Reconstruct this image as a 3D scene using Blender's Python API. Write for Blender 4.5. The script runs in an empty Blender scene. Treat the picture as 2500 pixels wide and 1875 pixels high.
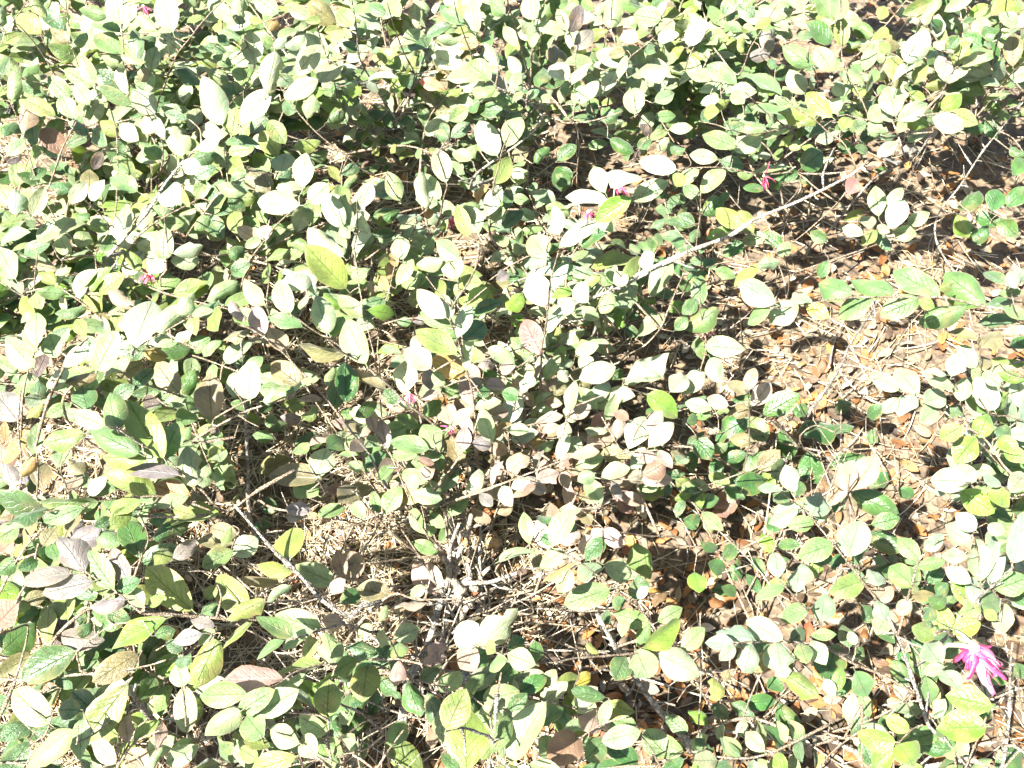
import bpy, math, random
from mathutils import Vector, Matrix, noise as mnoise
R = math.radians
rnd = random.Random(7)
C = bpy.context.scene.collection

# ------------------------------------------------------------------ camera, sky, sun, exposure
sc = bpy.context.scene
CAM_H, PITCH, HFOV = 1.20, 52.0, 54.0
cam_d = bpy.data.cameras.new('camera')
cam = bpy.data.objects.new('camera', cam_d); C.objects.link(cam)
cam.location = (0, 0, CAM_H); cam.rotation_euler = (R(90 - PITCH), 0, 0)
cam_d.sensor_width = 36; cam_d.lens = 18 / math.tan(R(HFOV / 2))
cam_d.clip_start = 0.02; cam_d.clip_end = 500
cam_d.dof.use_dof = True; cam_d.dof.focus_distance = 0.92; cam_d.dof.aperture_fstop = 32
sc.camera = cam
SUN_AZ, SUN_EL = -128.0, 55.0          # azimuth clockwise from +Y
SUN = Vector((math.sin(R(SUN_AZ)) * math.cos(R(SUN_EL)), math.cos(R(SUN_AZ)) * math.cos(R(SUN_EL)), math.sin(R(SUN_EL))))
w = bpy.data.worlds.new('World'); sc.world = w; w.use_nodes = True
nt = w.node_tree; nt.nodes.clear()
sky = nt.nodes.new('ShaderNodeTexSky'); sky.sky_type = 'NISHITA'; sky.sun_disc = False
sky.sun_elevation = R(SUN_EL); sky.sun_rotation = R(SUN_AZ); sky.dust_density = 2.0; sky.ozone_density = 0.8
bg = nt.nodes.new('ShaderNodeBackground'); bg.inputs['Strength'].default_value = 0.05
wo = nt.nodes.new('ShaderNodeOutputWorld')
nt.links.new(sky.outputs[0], bg.inputs[0]); nt.links.new(bg.outputs[0], wo.inputs[0])
sd = bpy.data.lights.new('sun', 'SUN'); sd.energy = 5.0; sd.angle = R(0.55); sd.color = (1.0, 0.97, 0.895)
so = bpy.data.objects.new('sun', sd); C.objects.link(so)
so.rotation_euler = (-SUN).to_track_quat('-Z', 'Y').to_euler(); so.location = SUN * 5
sc.view_settings.view_transform = 'Standard'; sc.view_settings.look = 'None'
sc.view_settings.exposure = 2.97; sc.view_settings.gamma = 1.0; sc.view_settings.use_curve_mapping = False

# ------------------------------------------------------------------ from a pixel of the 2500 x 1875 photograph to the place
FPX = 1250 / math.tan(R(HFOV / 2))
EYE = Vector((0, 0, CAM_H))
FWD = Vector((0, math.cos(R(PITCH)), -math.sin(R(PITCH))))
RIGHT = Vector((1, 0, 0)); UP = RIGHT.cross(FWD)
def ray(px, py):
    return (FWD + RIGHT * ((px - 1250) / FPX) - UP * ((py - 937.5) / FPX))
def at(px, py, h):
    d = ray(px, py); return EYE + d * ((h - CAM_H) / d.z)
def depth(p):
    return (p - EYE).dot(FWD)
def to_px(p):
    q = p - EYE; z = q.dot(FWD)
    return 1250 + FPX * q.dot(RIGHT) / z, 937.5 - FPX * q.dot(UP) / z
TILE = {'A': (0, 0), 'B': (833, 0), 'C': (1666, 0), 'D': (0, 625), 'E': (833, 625), 'F': (1666, 625), 'G': (0, 1250), 'H': (833, 1250), 'I': (1666, 1250)}
K = 10 / 2.652
DATA = """
# tile A  (offset 0,0)
@A
b 3 34 54 2.6 ; 70 166 95 138 108 118 125 98 140 86 155 79 181 62
b 3 30 56 2.0 ; 98 97 100 80 103 66 107 54 111 44 116 34 123 24 131 14 146 -2
b 3 32 44 1.4 ; 25 121 18 100 14 87 9 72 0 52
b 3 32 46 1.6 ; 31 121 36 108 41 95 49 78
b 3 30 46 1.5 ; 73 152 75 130 76 90 70 66 62 54
b 11 38 52 1.5 ; 34 46 24 30 12 16 8 14 20 -2
b 11 40 52 1.3 ; 52 52 47 30 44 10 42 -4
b 11 40 54 1.5 ; 82 62 80 36 79 15 80 -4
b 10 36 50 1.6 ; 158 62 165 42 158 24 156 4 156 -6
b 10 34 50 1.5 ; 222 100 205 85 188 66 176 45 178 30 170 15
b 10 36 50 1.5 ; 222 70 214 45 206 20 204 6
b 3 32 44 1.8 ; 104 112 106 100 104 90 94 70
b 10 30 44 2.0 ; 120 156 132 138 142 124 160 114 180 112 196 102
b 2 32 44 1.6 ; 160 172 172 156 178 146 194 133
b 2 32 42 1.6 ; 40 168 30 150 20 139 10 128
b 2 32 42 1.4 ; 62 166 70 148 60 134 52 128
b 3 34 42 1.6 ; 108 170 108 156 106 140 110 134
l 144 81 130 49 17 W / 127 97 144 78 6 W / 156 80 175 58 13 W / 172 61 179 35 14 W / 184 64 205 51 11 W / 146 92 168 93 8 g / 124 104 140 99 9 t / 140 108 125 114 9 t / 180 100 169 86 12 y / 155 61 141 55 9 t / 148 53 132 45 8 p / 150 88 153 70 12 y / 174 78 184 92 11 y / 173 76 161 86 9 t
l 112 21 103 -4 16 p / 110 36 115 21 7 W / 104 38 107 18 8 p / 97 46 101 30 9 W / 101 43 110 39 5 y / 78 36 93 37 5 p / 78 35 63 22 14 g / 100 74 88 60 14 W / 100 86 90 77 10 p / 104 103 92 90 11 g / 118 101 111 79 13 W / 107 90 100 76 6 W / 121 77 107 73 7 t / 106 66 113 60 4 y / 114 45 130 53 9 t / 143 41 122 37 4 y / 121 15 132 10 3 y / 156 26 142 15 11 g / 141 23 148 29 6 t / 165 42 162 20 12 W / 185 31 196 20 8 W / 177 31 185 24 6 W / 214 38 200 19 11 p / 192 49 206 29 12 W / 206 53 222 40 12 W / 222 58 207 60 9 t / 199 77 201 61 10 p / 212 79 225 72 9 t
l 174 125 163 104 17 b / 194 133 167 131 14 W / 196 121 198 100 12 W / 200 131 212 119 12 p / 222 147 210 126 13 p / 222 166 201 144 18 W / 166 155 154 147 9 r / 172 156 170 145 10 r / 169 155 158 160 6 p / 89 124 72 113 12 g / 88 115 74 103 12 g / 71 146 56 147 9 g / 82 151 79 134 12 p / 67 163 73 151 10 g / 46 131 56 118 9 W / 59 130 67 116 8 W / 21 140 29 120 9 W / 10 139 10 120 11 W / 17 140 0 144 6 y / 24 156 50 141 12 p / 45 166 38 152 10 p / 50 160 58 149 10 p
l 27 83 40 97 13 R / 47 77 40 62 11 p / 15 86 14 64 8 r / 8 73 -2 66 10 k / 58 68 49 55 10 p / 61 55 54 37 10 p / 60 56 43 46 9 g / 64 56 82 67 8 g / 82 61 79 40 8 W / 79 56 63 47 10 t / 45 63 32 51 11 g / 29 61 13 54 8 g / 41 48 24 50 5 b / 14 50 24 38 6 g / 8 65 6 45 10 p / 1 50 5 36 6 t / 36 75 18 65 10 y / 2 28 14 20 8 y / 27 22 12 9 13 y / 42 19 27 7 9 t / 45 27 32 19 10 b / 47 31 55 20 7 p / 45 26 44 10 5 p / 69 11 52 7 9 g / 78 21 60 13 7 g / 78 16 75 -6 14 p / 101 20 88 11 8 p / 101 24 92 28 8 t / 88 40 84 18 8 p / 3 88 9 76 10 G / 5 106 13 97 8 k / 4 101 17 90 8 p / 43 95 58 88 7 t / 72 105 79 92 12 t / 56 88 50 77 8 t / 77 88 65 79 9 y
l 26 118 13 113 7 G / 45 124 33 119 8 G / 57 142 50 136 7 G / 58 124 58 109 10 b / 123 134 118 122 5 y / 112 134 110 118 15 W / 126 128 133 117 7 g / 141 120 159 122 10 p / 182 112 185 98 14 p / 180 117 192 108 7 t / 190 96 208 90 9 y / 106 168 105 147 14 p / 112 158 99 152 6 t / 112 164 130 160 9 W / 200 11 187 5 8 p / 218 15 201 3 12 b / 222 19 210 20 6 y / 208 13 198 13 5 y / 180 9 165 -2 11 p / 174 20 180 10 6 o / 170 14 161 12 5 y / 150 12 138 3 10 p / 155 16 157 -4 11 p / 30 12 20 -4 8 y / 66 36 78 44 7 p / 90 52 97 44 8 b / 132 30 146 33 6 t / 150 42 138 36 8 g / 152 78 140 70 8 t / 92 28 88 44 6 t / 20 116 30 108 7 G / 130 110 118 106 10 W / 136 140 126 148 8 g / 148 128 158 136 9 G / 66 98 60 110 7 k / 180 48 190 56 8 t / 160 50 150 46 8 g / 192 72 182 68 9 t
# tile B
@B
b 10 36 60 2.0 ; 123 60 122 50 119 42 115 28 111 14 106 -3
b 10 30 48 3.2 ; 88 112 112 95 126 84 131 74 120 66 112 62 100 56
b 10 20 50 2.4 ; 52 102 44 90 36 78 26 63 18 50 12 38 10 20 8 4
b 10 34 50 1.4 ; 48 48 40 34 34 18 30 2
b 10 36 50 1.4 ; 84 40 80 24 76 12 72 -2
b 10 36 52 1.5 ; 122 62 124 32 126 18 130 6 134 -2
b 14 36 50 1.7 ; 150 78 151 68 150 56 152 36 148 22 140 6
b 14 34 50 1.8 ; 168 62 180 50 187 38 199 28 211 16 222 8
b 14 34 50 1.4 ; 168 44 170 28 174 16 176 -4
b 10 30 40 1.4 ; 128 70 140 78 150 79 165 78 182 72
b 14 32 44 1.4 ; 192 98 200 84 192 74 190 60
b 4 26 46 1.6 ; 62 146 66 128 68 118 62 100
b 4 26 46 1.8 ; 96 152 97 136 99 120 102 108 105 96 110 86
b 4 26 44 1.5 ; 48 138 38 130 30 116
b 4 22 42 1.6 ; 44 166 40 148 54 136 60 126
b 8 28 48 1.4 ; 140 166 146 156 160 144 176 134 189 130 200 120 211 113 222 109
b 8 26 42 1.4 ; 133 172 134 160 140 150
b 8 22 32 1.3 ; 153 112 154 96 152 78
b 10 20 30 1.2 ; 40 108 36 96 34 84 44 70
b 4 26 44 1.6 ; 8 172 10 150 10 130
l 106 9 93 -2 12 g / 87 22 84 0 11 p / 80 16 64 6 9 g / 89 29 72 25 11 b / 114 30 105 16 8 p / 101 43 95 25 9 W / 116 48 108 36 8 W / 97 52 81 39 13 g / 107 60 95 48 11 m / 100 58 84 55 11 g / 85 53 70 48 7 t / 117 54 106 45 10 g / 90 66 79 66 11 t / 103 60 90 65 7 g / 106 72 88 71 9 t / 111 65 118 60 4 p / 121 65 124 58 4 p / 128 68 145 66 3 y / 67 62 78 55 5 y / 112 66 98 62 7 g / 118 70 104 69 6 y / 120 64 128 58 5 t / 110 58 116 46 6 p / 108 76 120 70 8 t
l 124 31 125 12 8 p / 124 13 122 -4 12 p / 127 17 146 21 9 p / 146 20 140 5 7 p / 148 21 155 4 9 k / 151 33 163 19 10 m / 140 41 140 25 13 b / 175 18 175 -5 12 p / 207 13 189 9 11 g / 192 27 178 18 9 r / 205 11 210 0 5 r / 165 34 185 42 10 p / 184 33 173 36 6 b / 147 52 136 42 12 W / 149 55 161 38 8 W / 142 67 145 50 8 p / 151 68 151 49 7 p / 155 67 166 53 8 W / 170 59 177 46 8 W / 190 74 189 55 13 p / 180 51 184 36 6 p / 188 49 213 38 9 p / 204 34 197 28 9 t / 222 31 211 33 8 y / 205 26 218 22 7 W / 168 78 182 71 8 t / 165 78 150 74 6 t / 203 66 216 60 8 p / 203 76 216 75 7 g / 200 90 212 84 6 g
l 101 101 89 78 14 W / 107 95 116 76 13 p / 68 118 62 95 12 W / 100 119 110 101 11 y / 95 122 83 120 14 o / 94 140 103 120 10 W / 89 151 80 132 14 p / 82 153 75 132 9 y / 96 146 105 134 10 p / 107 136 109 120 7 t / 104 147 118 136 9 t / 13 135 19 118 10 W / 38 130 30 111 11 p / 36 128 14 116 12 t / 38 136 21 142 10 G / 55 134 55 110 12 W / 64 129 55 113 10 p / 60 138 51 138 7 o / 38 148 48 141 5 p / 35 151 20 151 7 t / 40 168 37 152 11 p / 49 166 59 151 10 p / 76 167 62 156 12 p / 9 168 10 132 6 W / 8 150 -6 125 12 p / 2 166 -8 146 12 p / 16 150 10 138 7 W
l 36 89 36 102 10 k / 28 87 22 101 8 k / 44 55 43 65 8 k / 37 84 30 86 5 k / 40 105 47 100 6 k / 0 113 14 106 7 t / 32 60 44 49 9 e / 38 45 25 32 10 e / 67 58 51 51 6 O / 53 86 63 73 8 g / 71 89 83 79 8 t / 70 90 58 87 7 t / 70 88 64 79 6 t / 29 9 17 3 8 t / 38 11 29 -2 10 p / 8 17 -2 7 11 g / 12 25 14 12 6 g / 18 33 23 23 6 p / 39 29 52 18 8 p / 37 33 56 25 6 t / 55 24 70 15 6 t / 76 27 62 25 6 p / 11 34 2 27 7 t / 3 80 -4 72 8 t / 22 78 6 76 7 g / 34 74 18 72 6 t / 46 76 36 80 6 t / 30 40 20 36 7 y / 58 70 44 68 6 t / 82 70 70 78 9 g / 84 104 72 98 8 p / 88 94 78 104 7 g
l 195 116 167 105 12 W / 217 110 192 104 11 W / 189 130 211 117 10 p / 173 131 145 127 10 W / 171 125 163 107 11 p / 188 128 165 143 12 e / 141 160 165 144 9 W / 156 160 173 146 9 G / 133 167 122 151 15 p / 141 152 136 132 10 W / 222 146 209 141 7 t / 222 158 212 154 8 t / 140 104 152 94 9 G / 125 105 136 96 8 G / 150 112 136 120 14 G / 112 105 121 95 9 b / 174 90 190 97 9 G / 186 104 192 96 8 k / 201 87 193 81 7 k / 192 96 201 90 7 t / 165 140 176 150 8 p / 148 120 138 112 9 G / 222 98 213 93 8 t / 160 95 172 92 6 g / 128 66 136 62 5 p / 158 62 166 58 7 p / 222 120 214 112 8 y
# tile C
@C
b 8 24 42 4.2 ; -40 185 0 164 30 153 46 143 70 132 92 122 112 112 118 106
b 9 38 46 1.4 ; 112 110 108 98 102 90 95 86 86 78 74 70 64 62
b 8 30 38 1.3 ; 74 112 62 112 50 113 26 109 0 109 -12 112
b 9 34 50 1.5 ; 128 88 116 64 108 50 105 42 103 30 102 10 101 -4
b 9 36 50 1.8 ; 108 60 108 42 111 38 122 28 133 15 146 -1
b 9 36 50 1.5 ; 120 66 126 62 134 54 142 44 150 30
b 9 36 46 1.4 ; 112 76 124 78 140 77 160 74 176 72
b 9 34 46 1.4 ; 76 80 60 84 44 86 30 84
b 9 36 46 1.4 ; 70 84 52 70 38 58 26 54 14 52
b 9 34 44 1.5 ; 88 64 86 48 80 36
b 12 30 42 1.6 ; 154 66 168 59 172 50 177 43 181 30
b 12 26 44 1.8 ; 195 57 205 56 213 48 222 40
b 12 22 30 1.6 ; 228 62 208 57 195 57
b 12 30 50 1.5 ; 200 44 204 26 208 10 210 -4
b 8 18 34 1.2 ; 170 139 150 143 130 148 118 152
b 7 14 24 2.4 ; 165 140 180 120 193 100 205 85 224 62
b 7 14 22 1.4 ; 186 137 192 134 200 138 210 142 222 140
b 9 12 34 2.6 ; 105 137 118 122 128 113 150 101 162 86
b 8 20 30 1.1 ; 70 158 85 146 100 131 106 124
b 8 24 34 1.2 ; 9 160 11 140 12 125
b 9 24 34 1.0 ; 62 138 75 124 76 113
b 14 34 48 1.6 ; 36 48 44 32 52 18 62 2
b 14 30 44 1.4 ; 2 44 8 30 20 16 36 6
b 8 22 34 1.3 ; 62 170 58 158 46 152 34 150 20 152
b 12 34 50 1.3 ; 152 20 158 8 170 -2 188 -5
l 11 110 -3 118 8 p / 12 125 27 110 11 p / 23 103 5 100 9 p / 70 108 42 109 4 p / 75 112 59 115 8 G / 77 109 91 98 14 G / 86 74 61 66 13 y / 74 77 44 69 7 g / 97 76 80 60 11 e / 64 62 39 47 7 g / 63 60 46 44 12 g / 35 54 16 41 11 g / 19 52 3 46 7 p / 27 54 11 58 7 p / 27 60 47 58 6 p / 24 64 12 66 7 W / 20 69 33 65 6 y / 24 72 14 73 9 y / 54 84 30 73 12 g / 71 80 52 88 9 p / 72 87 61 92 7 y / 34 95 12 86 11 g / 34 98 52 89 10 W / 71 82 89 70 4 y / 79 61 71 44 12 W / 100 74 95 63 11 p / 84 43 66 29 12 g / 97 46 87 30 11 p / 89 44 77 39 5 t
l 96 28 81 13 12 G / 96 12 86 -5 12 g / 103 30 103 11 9 y / 99 13 103 -6 13 p / 126 26 130 16 9 y / 128 13 131 4 8 y / 163 0 145 8 9 y / 168 -2 153 9 9 p / 188 -3 172 6 8 p / 146 41 156 19 15 W / 136 53 150 38 5 W / 136 52 138 36 12 y / 117 54 107 40 12 g / 118 46 124 29 8 p / 105 62 100 48 11 W / 115 64 114 55 8 y / 119 60 122 43 4 p / 138 75 133 55 15 p / 130 79 122 69 11 p / 130 78 136 74 7 W / 119 80 130 86 10 p / 139 78 157 68 11 p / 140 86 145 78 6 p / 160 82 148 76 10 y / 162 76 181 83 12 W / 173 72 190 80 10 y / 168 71 180 60 10 e / 126 101 138 93 8 W / 129 104 146 104 5 m / 140 100 154 94 4 m / 119 108 130 106 3 r / 112 116 108 125 9 R / 124 110 135 112 5 G / 103 84 108 76 8 y / 98 80 82 88 6 t / 108 84 118 80 8 t / 152 90 164 86 6 r / 146 92 158 84 7 p
l 127 140 125 120 11 p / 132 135 142 122 8 p / 134 148 143 130 13 W / 146 146 159 138 8 p / 136 150 151 152 10 p / 117 152 104 147 8 p / 122 148 118 138 9 p / 118 136 105 142 6 y / 126 149 117 158 8 y / 127 150 136 160 8 t / 126 146 134 150 6 p / 181 136 190 121 13 G / 200 137 205 122 12 G / 190 140 205 145 11 G / 206 142 215 152 11 G / 178 139 183 152 11 e / 210 134 222 122 11 G / 222 101 213 94 8 G / 222 103 215 112 10 G / 198 146 190 154 9 G / 186 148 196 158 8 G
l 200 43 200 25 11 G / 205 25 196 14 10 G / 194 31 182 22 10 G / 214 43 214 21 11 b / 171 51 168 35 11 r / 177 43 182 26 10 y / 181 43 196 36 6 p / 176 50 184 44 7 W / 212 52 225 45 9 p / 200 9 213 -1 9 y / 205 9 217 17 9 p / 150 54 157 42 9 y / 157 56 170 54 6 y / 146 60 157 64 6 e / 4 30 14 13 11 W / 9 33 25 26 7 g / 38 34 41 24 7 e / 52 32 63 20 12 m / 44 38 56 30 9 m / 27 10 33 -2 9 t / 47 11 36 3 9 t / 27 16 38 20 7 g / 74 24 85 22 6 t / 11 128 0 120 8 t / 13 139 31 127 12 G / 37 148 22 134 12 y / 46 151 33 136 12 y / 32 149 15 154 8 e / 54 153 39 157 8 p / 8 146 -4 140 9 G / 40 158 26 164 10 G / 64 160 53 150 9 G / 93 156 83 150 8 G / 62 166 70 157 8 p / 12 78 22 72 9 t / 28 86 40 80 8 t / 24 104 40 108 9 t / 60 44 58 36 7 t / 168 20 160 14 8 G / 170 32 178 24 8 G / 186 10 196 4 7 e / 134 34 128 26 7 y / 196 78 204 90 8 G / 182 84 196 82 8 G / 4 20 -2 12 9 g / 58 12 48 18 6 y / 68 20 60 12 7 p
# tile D
@D
b 3 20 32 2.8 ; 35 44 48 31 63 18 75 5 80 -4
b 3 20 30 1.6 ; 44 36 56 26 70 20 88 9
b 2 30 48 1.7 ; 42 92 50 82 60 76 80 64 92 57 110 47 124 38
b 4 36 46 1.7 ; 226 62 215 55 200 47 185 36 170 28
b 4 32 44 1.6 ; 224 108 213 95 205 85 197 77 185 64 172 54 160 46 144 40
b 1 34 50 2.2 ; 22 128 28 105 34 88 44 68 52 58
b 1 30 50 1.6 ; 14 118 14 100 16 84 22 66 24 60
b 2 34 46 2.0 ; 145 165 130 152 116 140 106 130 92 122 76 112
b 1 36 44 1.8 ; 138 166 120 159 103 156 80 157 64 159 50 163 28 166
b 2 24 38 1.6 ; 124 104 118 92 104 86 92 82
b 2 8 36 3.6 ; 162 166 161 140 160 110 157 66 155 50
b 2 8 20 2.0 ; 190 130 188 115 186 100
b 2 26 36 2.2 ; 124 121 140 110 158 101 166 98 186 92
b 2 16 30 1.4 ; 148 140 150 122 156 106
b 2 28 40 1.5 ; 138 106 150 98 162 93
b 4 22 34 1.5 ; 213 158 207 146 200 134
b 2 24 34 1.6 ; 196 156 209 144 190 138
b 1 28 42 1.4 ; 24 155 25 140 24 128
b 1 24 38 1.4 ; 40 160 44 150 40 138 44 126
b 3 18 32 1.4 ; 104 42 104 28 104 14
b 3 18 34 1.5 ; 64 48 72 38 84 32
b 3 18 32 1.5 ; 140 40 136 26 130 8
b 3 18 30 1.4 ; 33 46 34 30 34 16
b 3 22 36 1.5 ; 22 40 23 18 24 -2
b 4 34 44 1.4 ; 174 34 174 16 173 0
b 1 26 38 2.0 ; 10 160 14 140 12 110 13 88
l 87 60 98 24 20 W / 101 49 122 33 14 W / 116 38 127 23 10 W / 124 39 138 35 6 p / 123 38 141 28 8 t / 63 74 75 49 17 p / 85 65 63 75 7 p / 113 55 124 47 7 W / 92 62 108 64 8 o / 100 59 114 54 4 p / 171 32 156 17 12 p / 188 37 178 14 13 p / 213 50 203 23 15 p / 196 46 175 38 8 g / 198 22 186 3 16 W / 224 21 199 -6 18 y / 158 42 150 27 9 r / 171 51 163 31 12 r / 163 48 143 50 8 b / 185 62 175 46 12 r / 174 57 157 54 5 b / 195 84 175 69 15 b / 192 87 166 83 9 g / 162 93 160 67 16 W / 170 94 187 90 12 W / 224 63 194 58 11 b / 211 84 216 70 6 p / 216 100 220 78 12 t / 209 93 193 91 6 r / 190 87 207 78 5 p / 204 24 196 10 9 W / 222 34 211 23 9 e / 214 52 222 38 9 e / 182 98 196 92 10 y / 206 98 196 104 9 y
l 24 59 21 34 10 p / 22 72 5 54 15 p / 23 62 13 48 10 p / 37 66 31 49 12 p / 31 86 40 70 10 W / 41 72 56 58 9 W / 23 79 30 63 9 k / 24 94 27 79 11 t / 12 107 -4 87 18 m / 42 82 60 76 8 b / 57 100 52 82 15 t / 76 112 68 87 16 g / 68 110 48 102 11 p / 106 131 83 95 19 y / 90 128 55 110 16 g / 95 131 66 129 12 y / 106 131 115 106 15 g / 116 142 82 136 9 m / 126 149 122 120 16 W / 55 115 29 120 13 g / 28 96 15 103 7 y / 18 98 26 90 9 W / 17 118 1 133 10 o / 24 130 14 144 8 o / 28 152 25 130 12 b / 4 120 3 107 6 o / 22 128 24 108 9 p / 54 141 46 128 11 b / 38 137 42 123 11 p / 45 152 50 140 11 r / 58 155 68 143 9 W / 10 150 2 134 9 m / 16 158 8 146 10 r / 6 146 -4 122 12 R
l 101 155 68 146 16 y / 124 158 99 147 15 o / 64 159 29 160 13 g / 30 165 0 158 11 t / 67 168 90 158 8 y / 100 163 121 155 8 p / 133 158 123 152 8 b / 112 164 126 168 8 y / 116 89 100 69 15 b / 115 95 126 73 11 G / 137 105 135 75 18 b / 86 86 99 73 9 G / 105 86 86 90 8 t / 93 94 102 95 9 k / 75 79 93 69 9 b / 112 98 120 90 8 p / 74 92 86 84 9 t / 209 121 190 119 13 G / 222 118 213 124 12 G / 205 144 212 122 15 W / 190 131 165 139 11 b / 209 144 175 143 12 b / 206 155 190 146 15 g / 152 138 134 131 11 G / 222 150 208 148 8 R / 201 165 185 163 8 m / 224 163 205 166 9 g / 180 164 169 159 9 G / 198 128 192 122 10 g / 180 110 172 104 8 t / 195 106 180 104 7 m / 142 114 136 108 7 k
l 37 9 25 6 9 b / 10 15 -2 -6 14 p / 91 9 78 -1 9 y / 96 11 105 -1 11 W / 102 23 88 20 8 e / 129 2 110 3 9 W / 132 24 133 11 13 g / 108 31 122 19 12 g / 140 37 153 17 13 G / 150 12 160 5 10 G / 150 2 160 -6 10 G / 60 39 68 24 9 r / 86 33 71 20 11 r / 40 28 48 21 8 p / 58 12 47 22 9 G / 74 41 57 41 6 b / 21 16 13 9 8 b / 32 16 25 12 7 t / 44 32 36 28 7 m / 102 18 112 12 8 t / 52 46 44 42 8 G / 56 52 48 40 8 y / 70 48 60 44 7 G / 82 46 74 44 7 p / 134 34 146 30 8 t / 8 28 16 22 8 m / 92 36 84 30 8 t / 76 22 70 18 7 G / 15 30 22 20 6 t
# tile E
@E
b 4 12 58 2.2 ; 89 152 88 120 86 100 84 85 81 74 77 60 73 47 71 38 74 28 82 18 88 5 90 -6
b 4 14 50 1.9 ; 127 104 128 92 129 70 130 60 133 40 136 18 140 -2
b 8 24 34 3.2 ; 136 43 150 34 165 27 180 20 200 10 224 -2
b 8 4 30 4.0 ; 165 68 163 55 167 40 170 28 176 20
b 4 24 44 1.8 ; 66 116 56 106 45 97 30 84 15 70 0 61 -8 56
b 4 14 34 2.4 ; 40 166 33 155 26 142 18 128 8 115 0 104 -10 94
b 4 14 34 1.5 ; 29 142 28 125 26 100 24 80 20 60 17 48 12 20 9 -4
b 4 22 34 1.3 ; 17 48 35 42 56 40
b 4 20 34 1.4 ; 24 60 27 38 30 24 34 10 38 -4
b 4 26 40 1.2 ; 74 46 75 26 76 12
b 8 22 32 1.3 ; 85 70 100 65 112 61 122 58
b 8 20 34 1.4 ; 90 22 104 10 118 2 130 -2
b 8 20 30 1.2 ; 96 26 110 18 124 13 140 12
b 4 14 34 1.6 ; 113 128 110 118 110 108 114 92 118 80
b 4 16 36 1.6 ; 124 134 116 122 112 112 126 108 140 100
b 4 14 34 1.5 ; 132 140 140 128 144 112 148 100 160 94 172 90
b 4 14 36 1.6 ; 168 140 172 132 180 128 186 124 192 112 200 102
b 4 14 32 1.6 ; 142 128 152 134 164 132 178 128 190 127 205 126
b 4 12 30 1.4 ; 120 136 130 138 145 137 164 141
b 4 14 34 1.5 ; 90 146 100 138 112 142 126 145
b 4 22 34 1.5 ; 98 130 98 120 104 112 116 108
b 4 16 34 1.4 ; 64 148 62 136 62 126 60 116 68 112
b 4 14 30 1.4 ; 68 168 62 158 58 148 52 140
b 8 16 30 1.5 ; 176 70 184 64 196 58 206 47 210 38 216 24 222 10
b 8 16 32 1.3 ; 182 54 172 42 166 36 170 26
b 13 16 26 1.3 ; 182 84 172 92 160 92 148 78
b 13 14 26 1.3 ; 224 88 206 88 198 90 186 86
b 13 10 22 1.2 ; 126 70 136 62 146 64
b 8 22 34 1.3 ; 204 36 196 28 186 18 176 8
b 4 10 24 3.0 ; 110 52 120 40 117 24 112 12
l 81 76 57 66 15 o / 85 97 79 76 11 r / 81 74 88 46 9 W / 75 63 48 47 15 y / 71 45 50 36 11 g / 68 40 46 22 14 W / 71 41 66 22 9 W / 75 53 84 31 10 W / 79 33 96 21 7 e / 85 37 104 29 9 G / 79 55 93 43 14 G / 58 73 41 58 15 r / 40 89 43 67 14 W / 58 87 53 72 9 m / 66 84 60 74 8 p / 71 109 66 94 12 r / 52 93 63 87 5 r / 71 110 86 99 7 r / 98 120 91 98 11 p / 97 120 110 107 6 o / 87 99 103 93 6 p / 75 15 68 -4 14 p / 66 3 47 5 8 W / 74 26 83 11 5 y / 74 100 80 92 9 R / 88 90 97 87 7 G / 96 104 108 98 9 b
l 132 33 122 10 16 r / 137 21 146 4 8 W / 130 64 118 41 14 R / 133 50 139 31 6 W / 130 70 124 80 4 r / 130 79 136 68 5 b / 132 80 141 64 8 p / 190 2 163 7 8 y / 181 15 196 0 9 y / 201 27 214 3 10 p / 180 47 185 24 10 e / 192 52 208 36 8 p / 156 25 168 12 7 e / 168 17 180 14 9 g / 183 83 209 60 16 W / 154 80 178 70 13 W / 172 93 187 88 13 W / 160 92 172 78 12 W / 182 80 174 74 9 G / 136 62 157 68 11 G / 122 66 108 72 12 G / 148 76 140 70 8 G / 141 80 149 73 8 W / 148 100 151 80 9 p / 109 108 115 85 13 W / 117 89 121 74 9 W / 124 98 139 92 12 W / 146 87 134 83 9 b / 164 97 174 92 8 p / 147 104 161 97 10 r / 125 110 143 102 6 r / 116 92 104 88 9 G / 122 104 132 100 7 G / 154 88 162 80 7 b / 128 84 122 78 7 G / 170 92 164 86 7 G
l 122 113 108 112 8 p / 130 114 140 109 6 r / 119 120 131 114 5 R / 133 117 145 110 5 b / 142 120 146 107 9 W / 145 133 153 115 12 W / 141 126 151 117 4 R / 164 114 173 101 10 R / 160 127 178 106 13 r / 186 125 197 102 14 W / 186 106 176 100 7 R / 198 116 208 100 9 r / 199 124 215 108 11 r / 198 90 220 103 14 e / 213 88 224 75 13 W / 168 128 186 130 9 b / 190 127 205 133 8 r / 205 126 214 137 7 r / 170 131 152 135 10 p / 149 136 140 131 11 R / 145 137 157 139 11 R / 164 141 153 147 9 p / 178 156 185 130 18 R / 195 142 210 134 12 R / 190 153 213 150 11 y / 130 134 137 127 8 R / 126 145 142 140 8 r / 120 124 132 120 6 o / 112 136 122 130 8 r / 132 142 128 152 6 R / 118 152 126 148 5 R / 216 134 224 128 10 p
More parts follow.
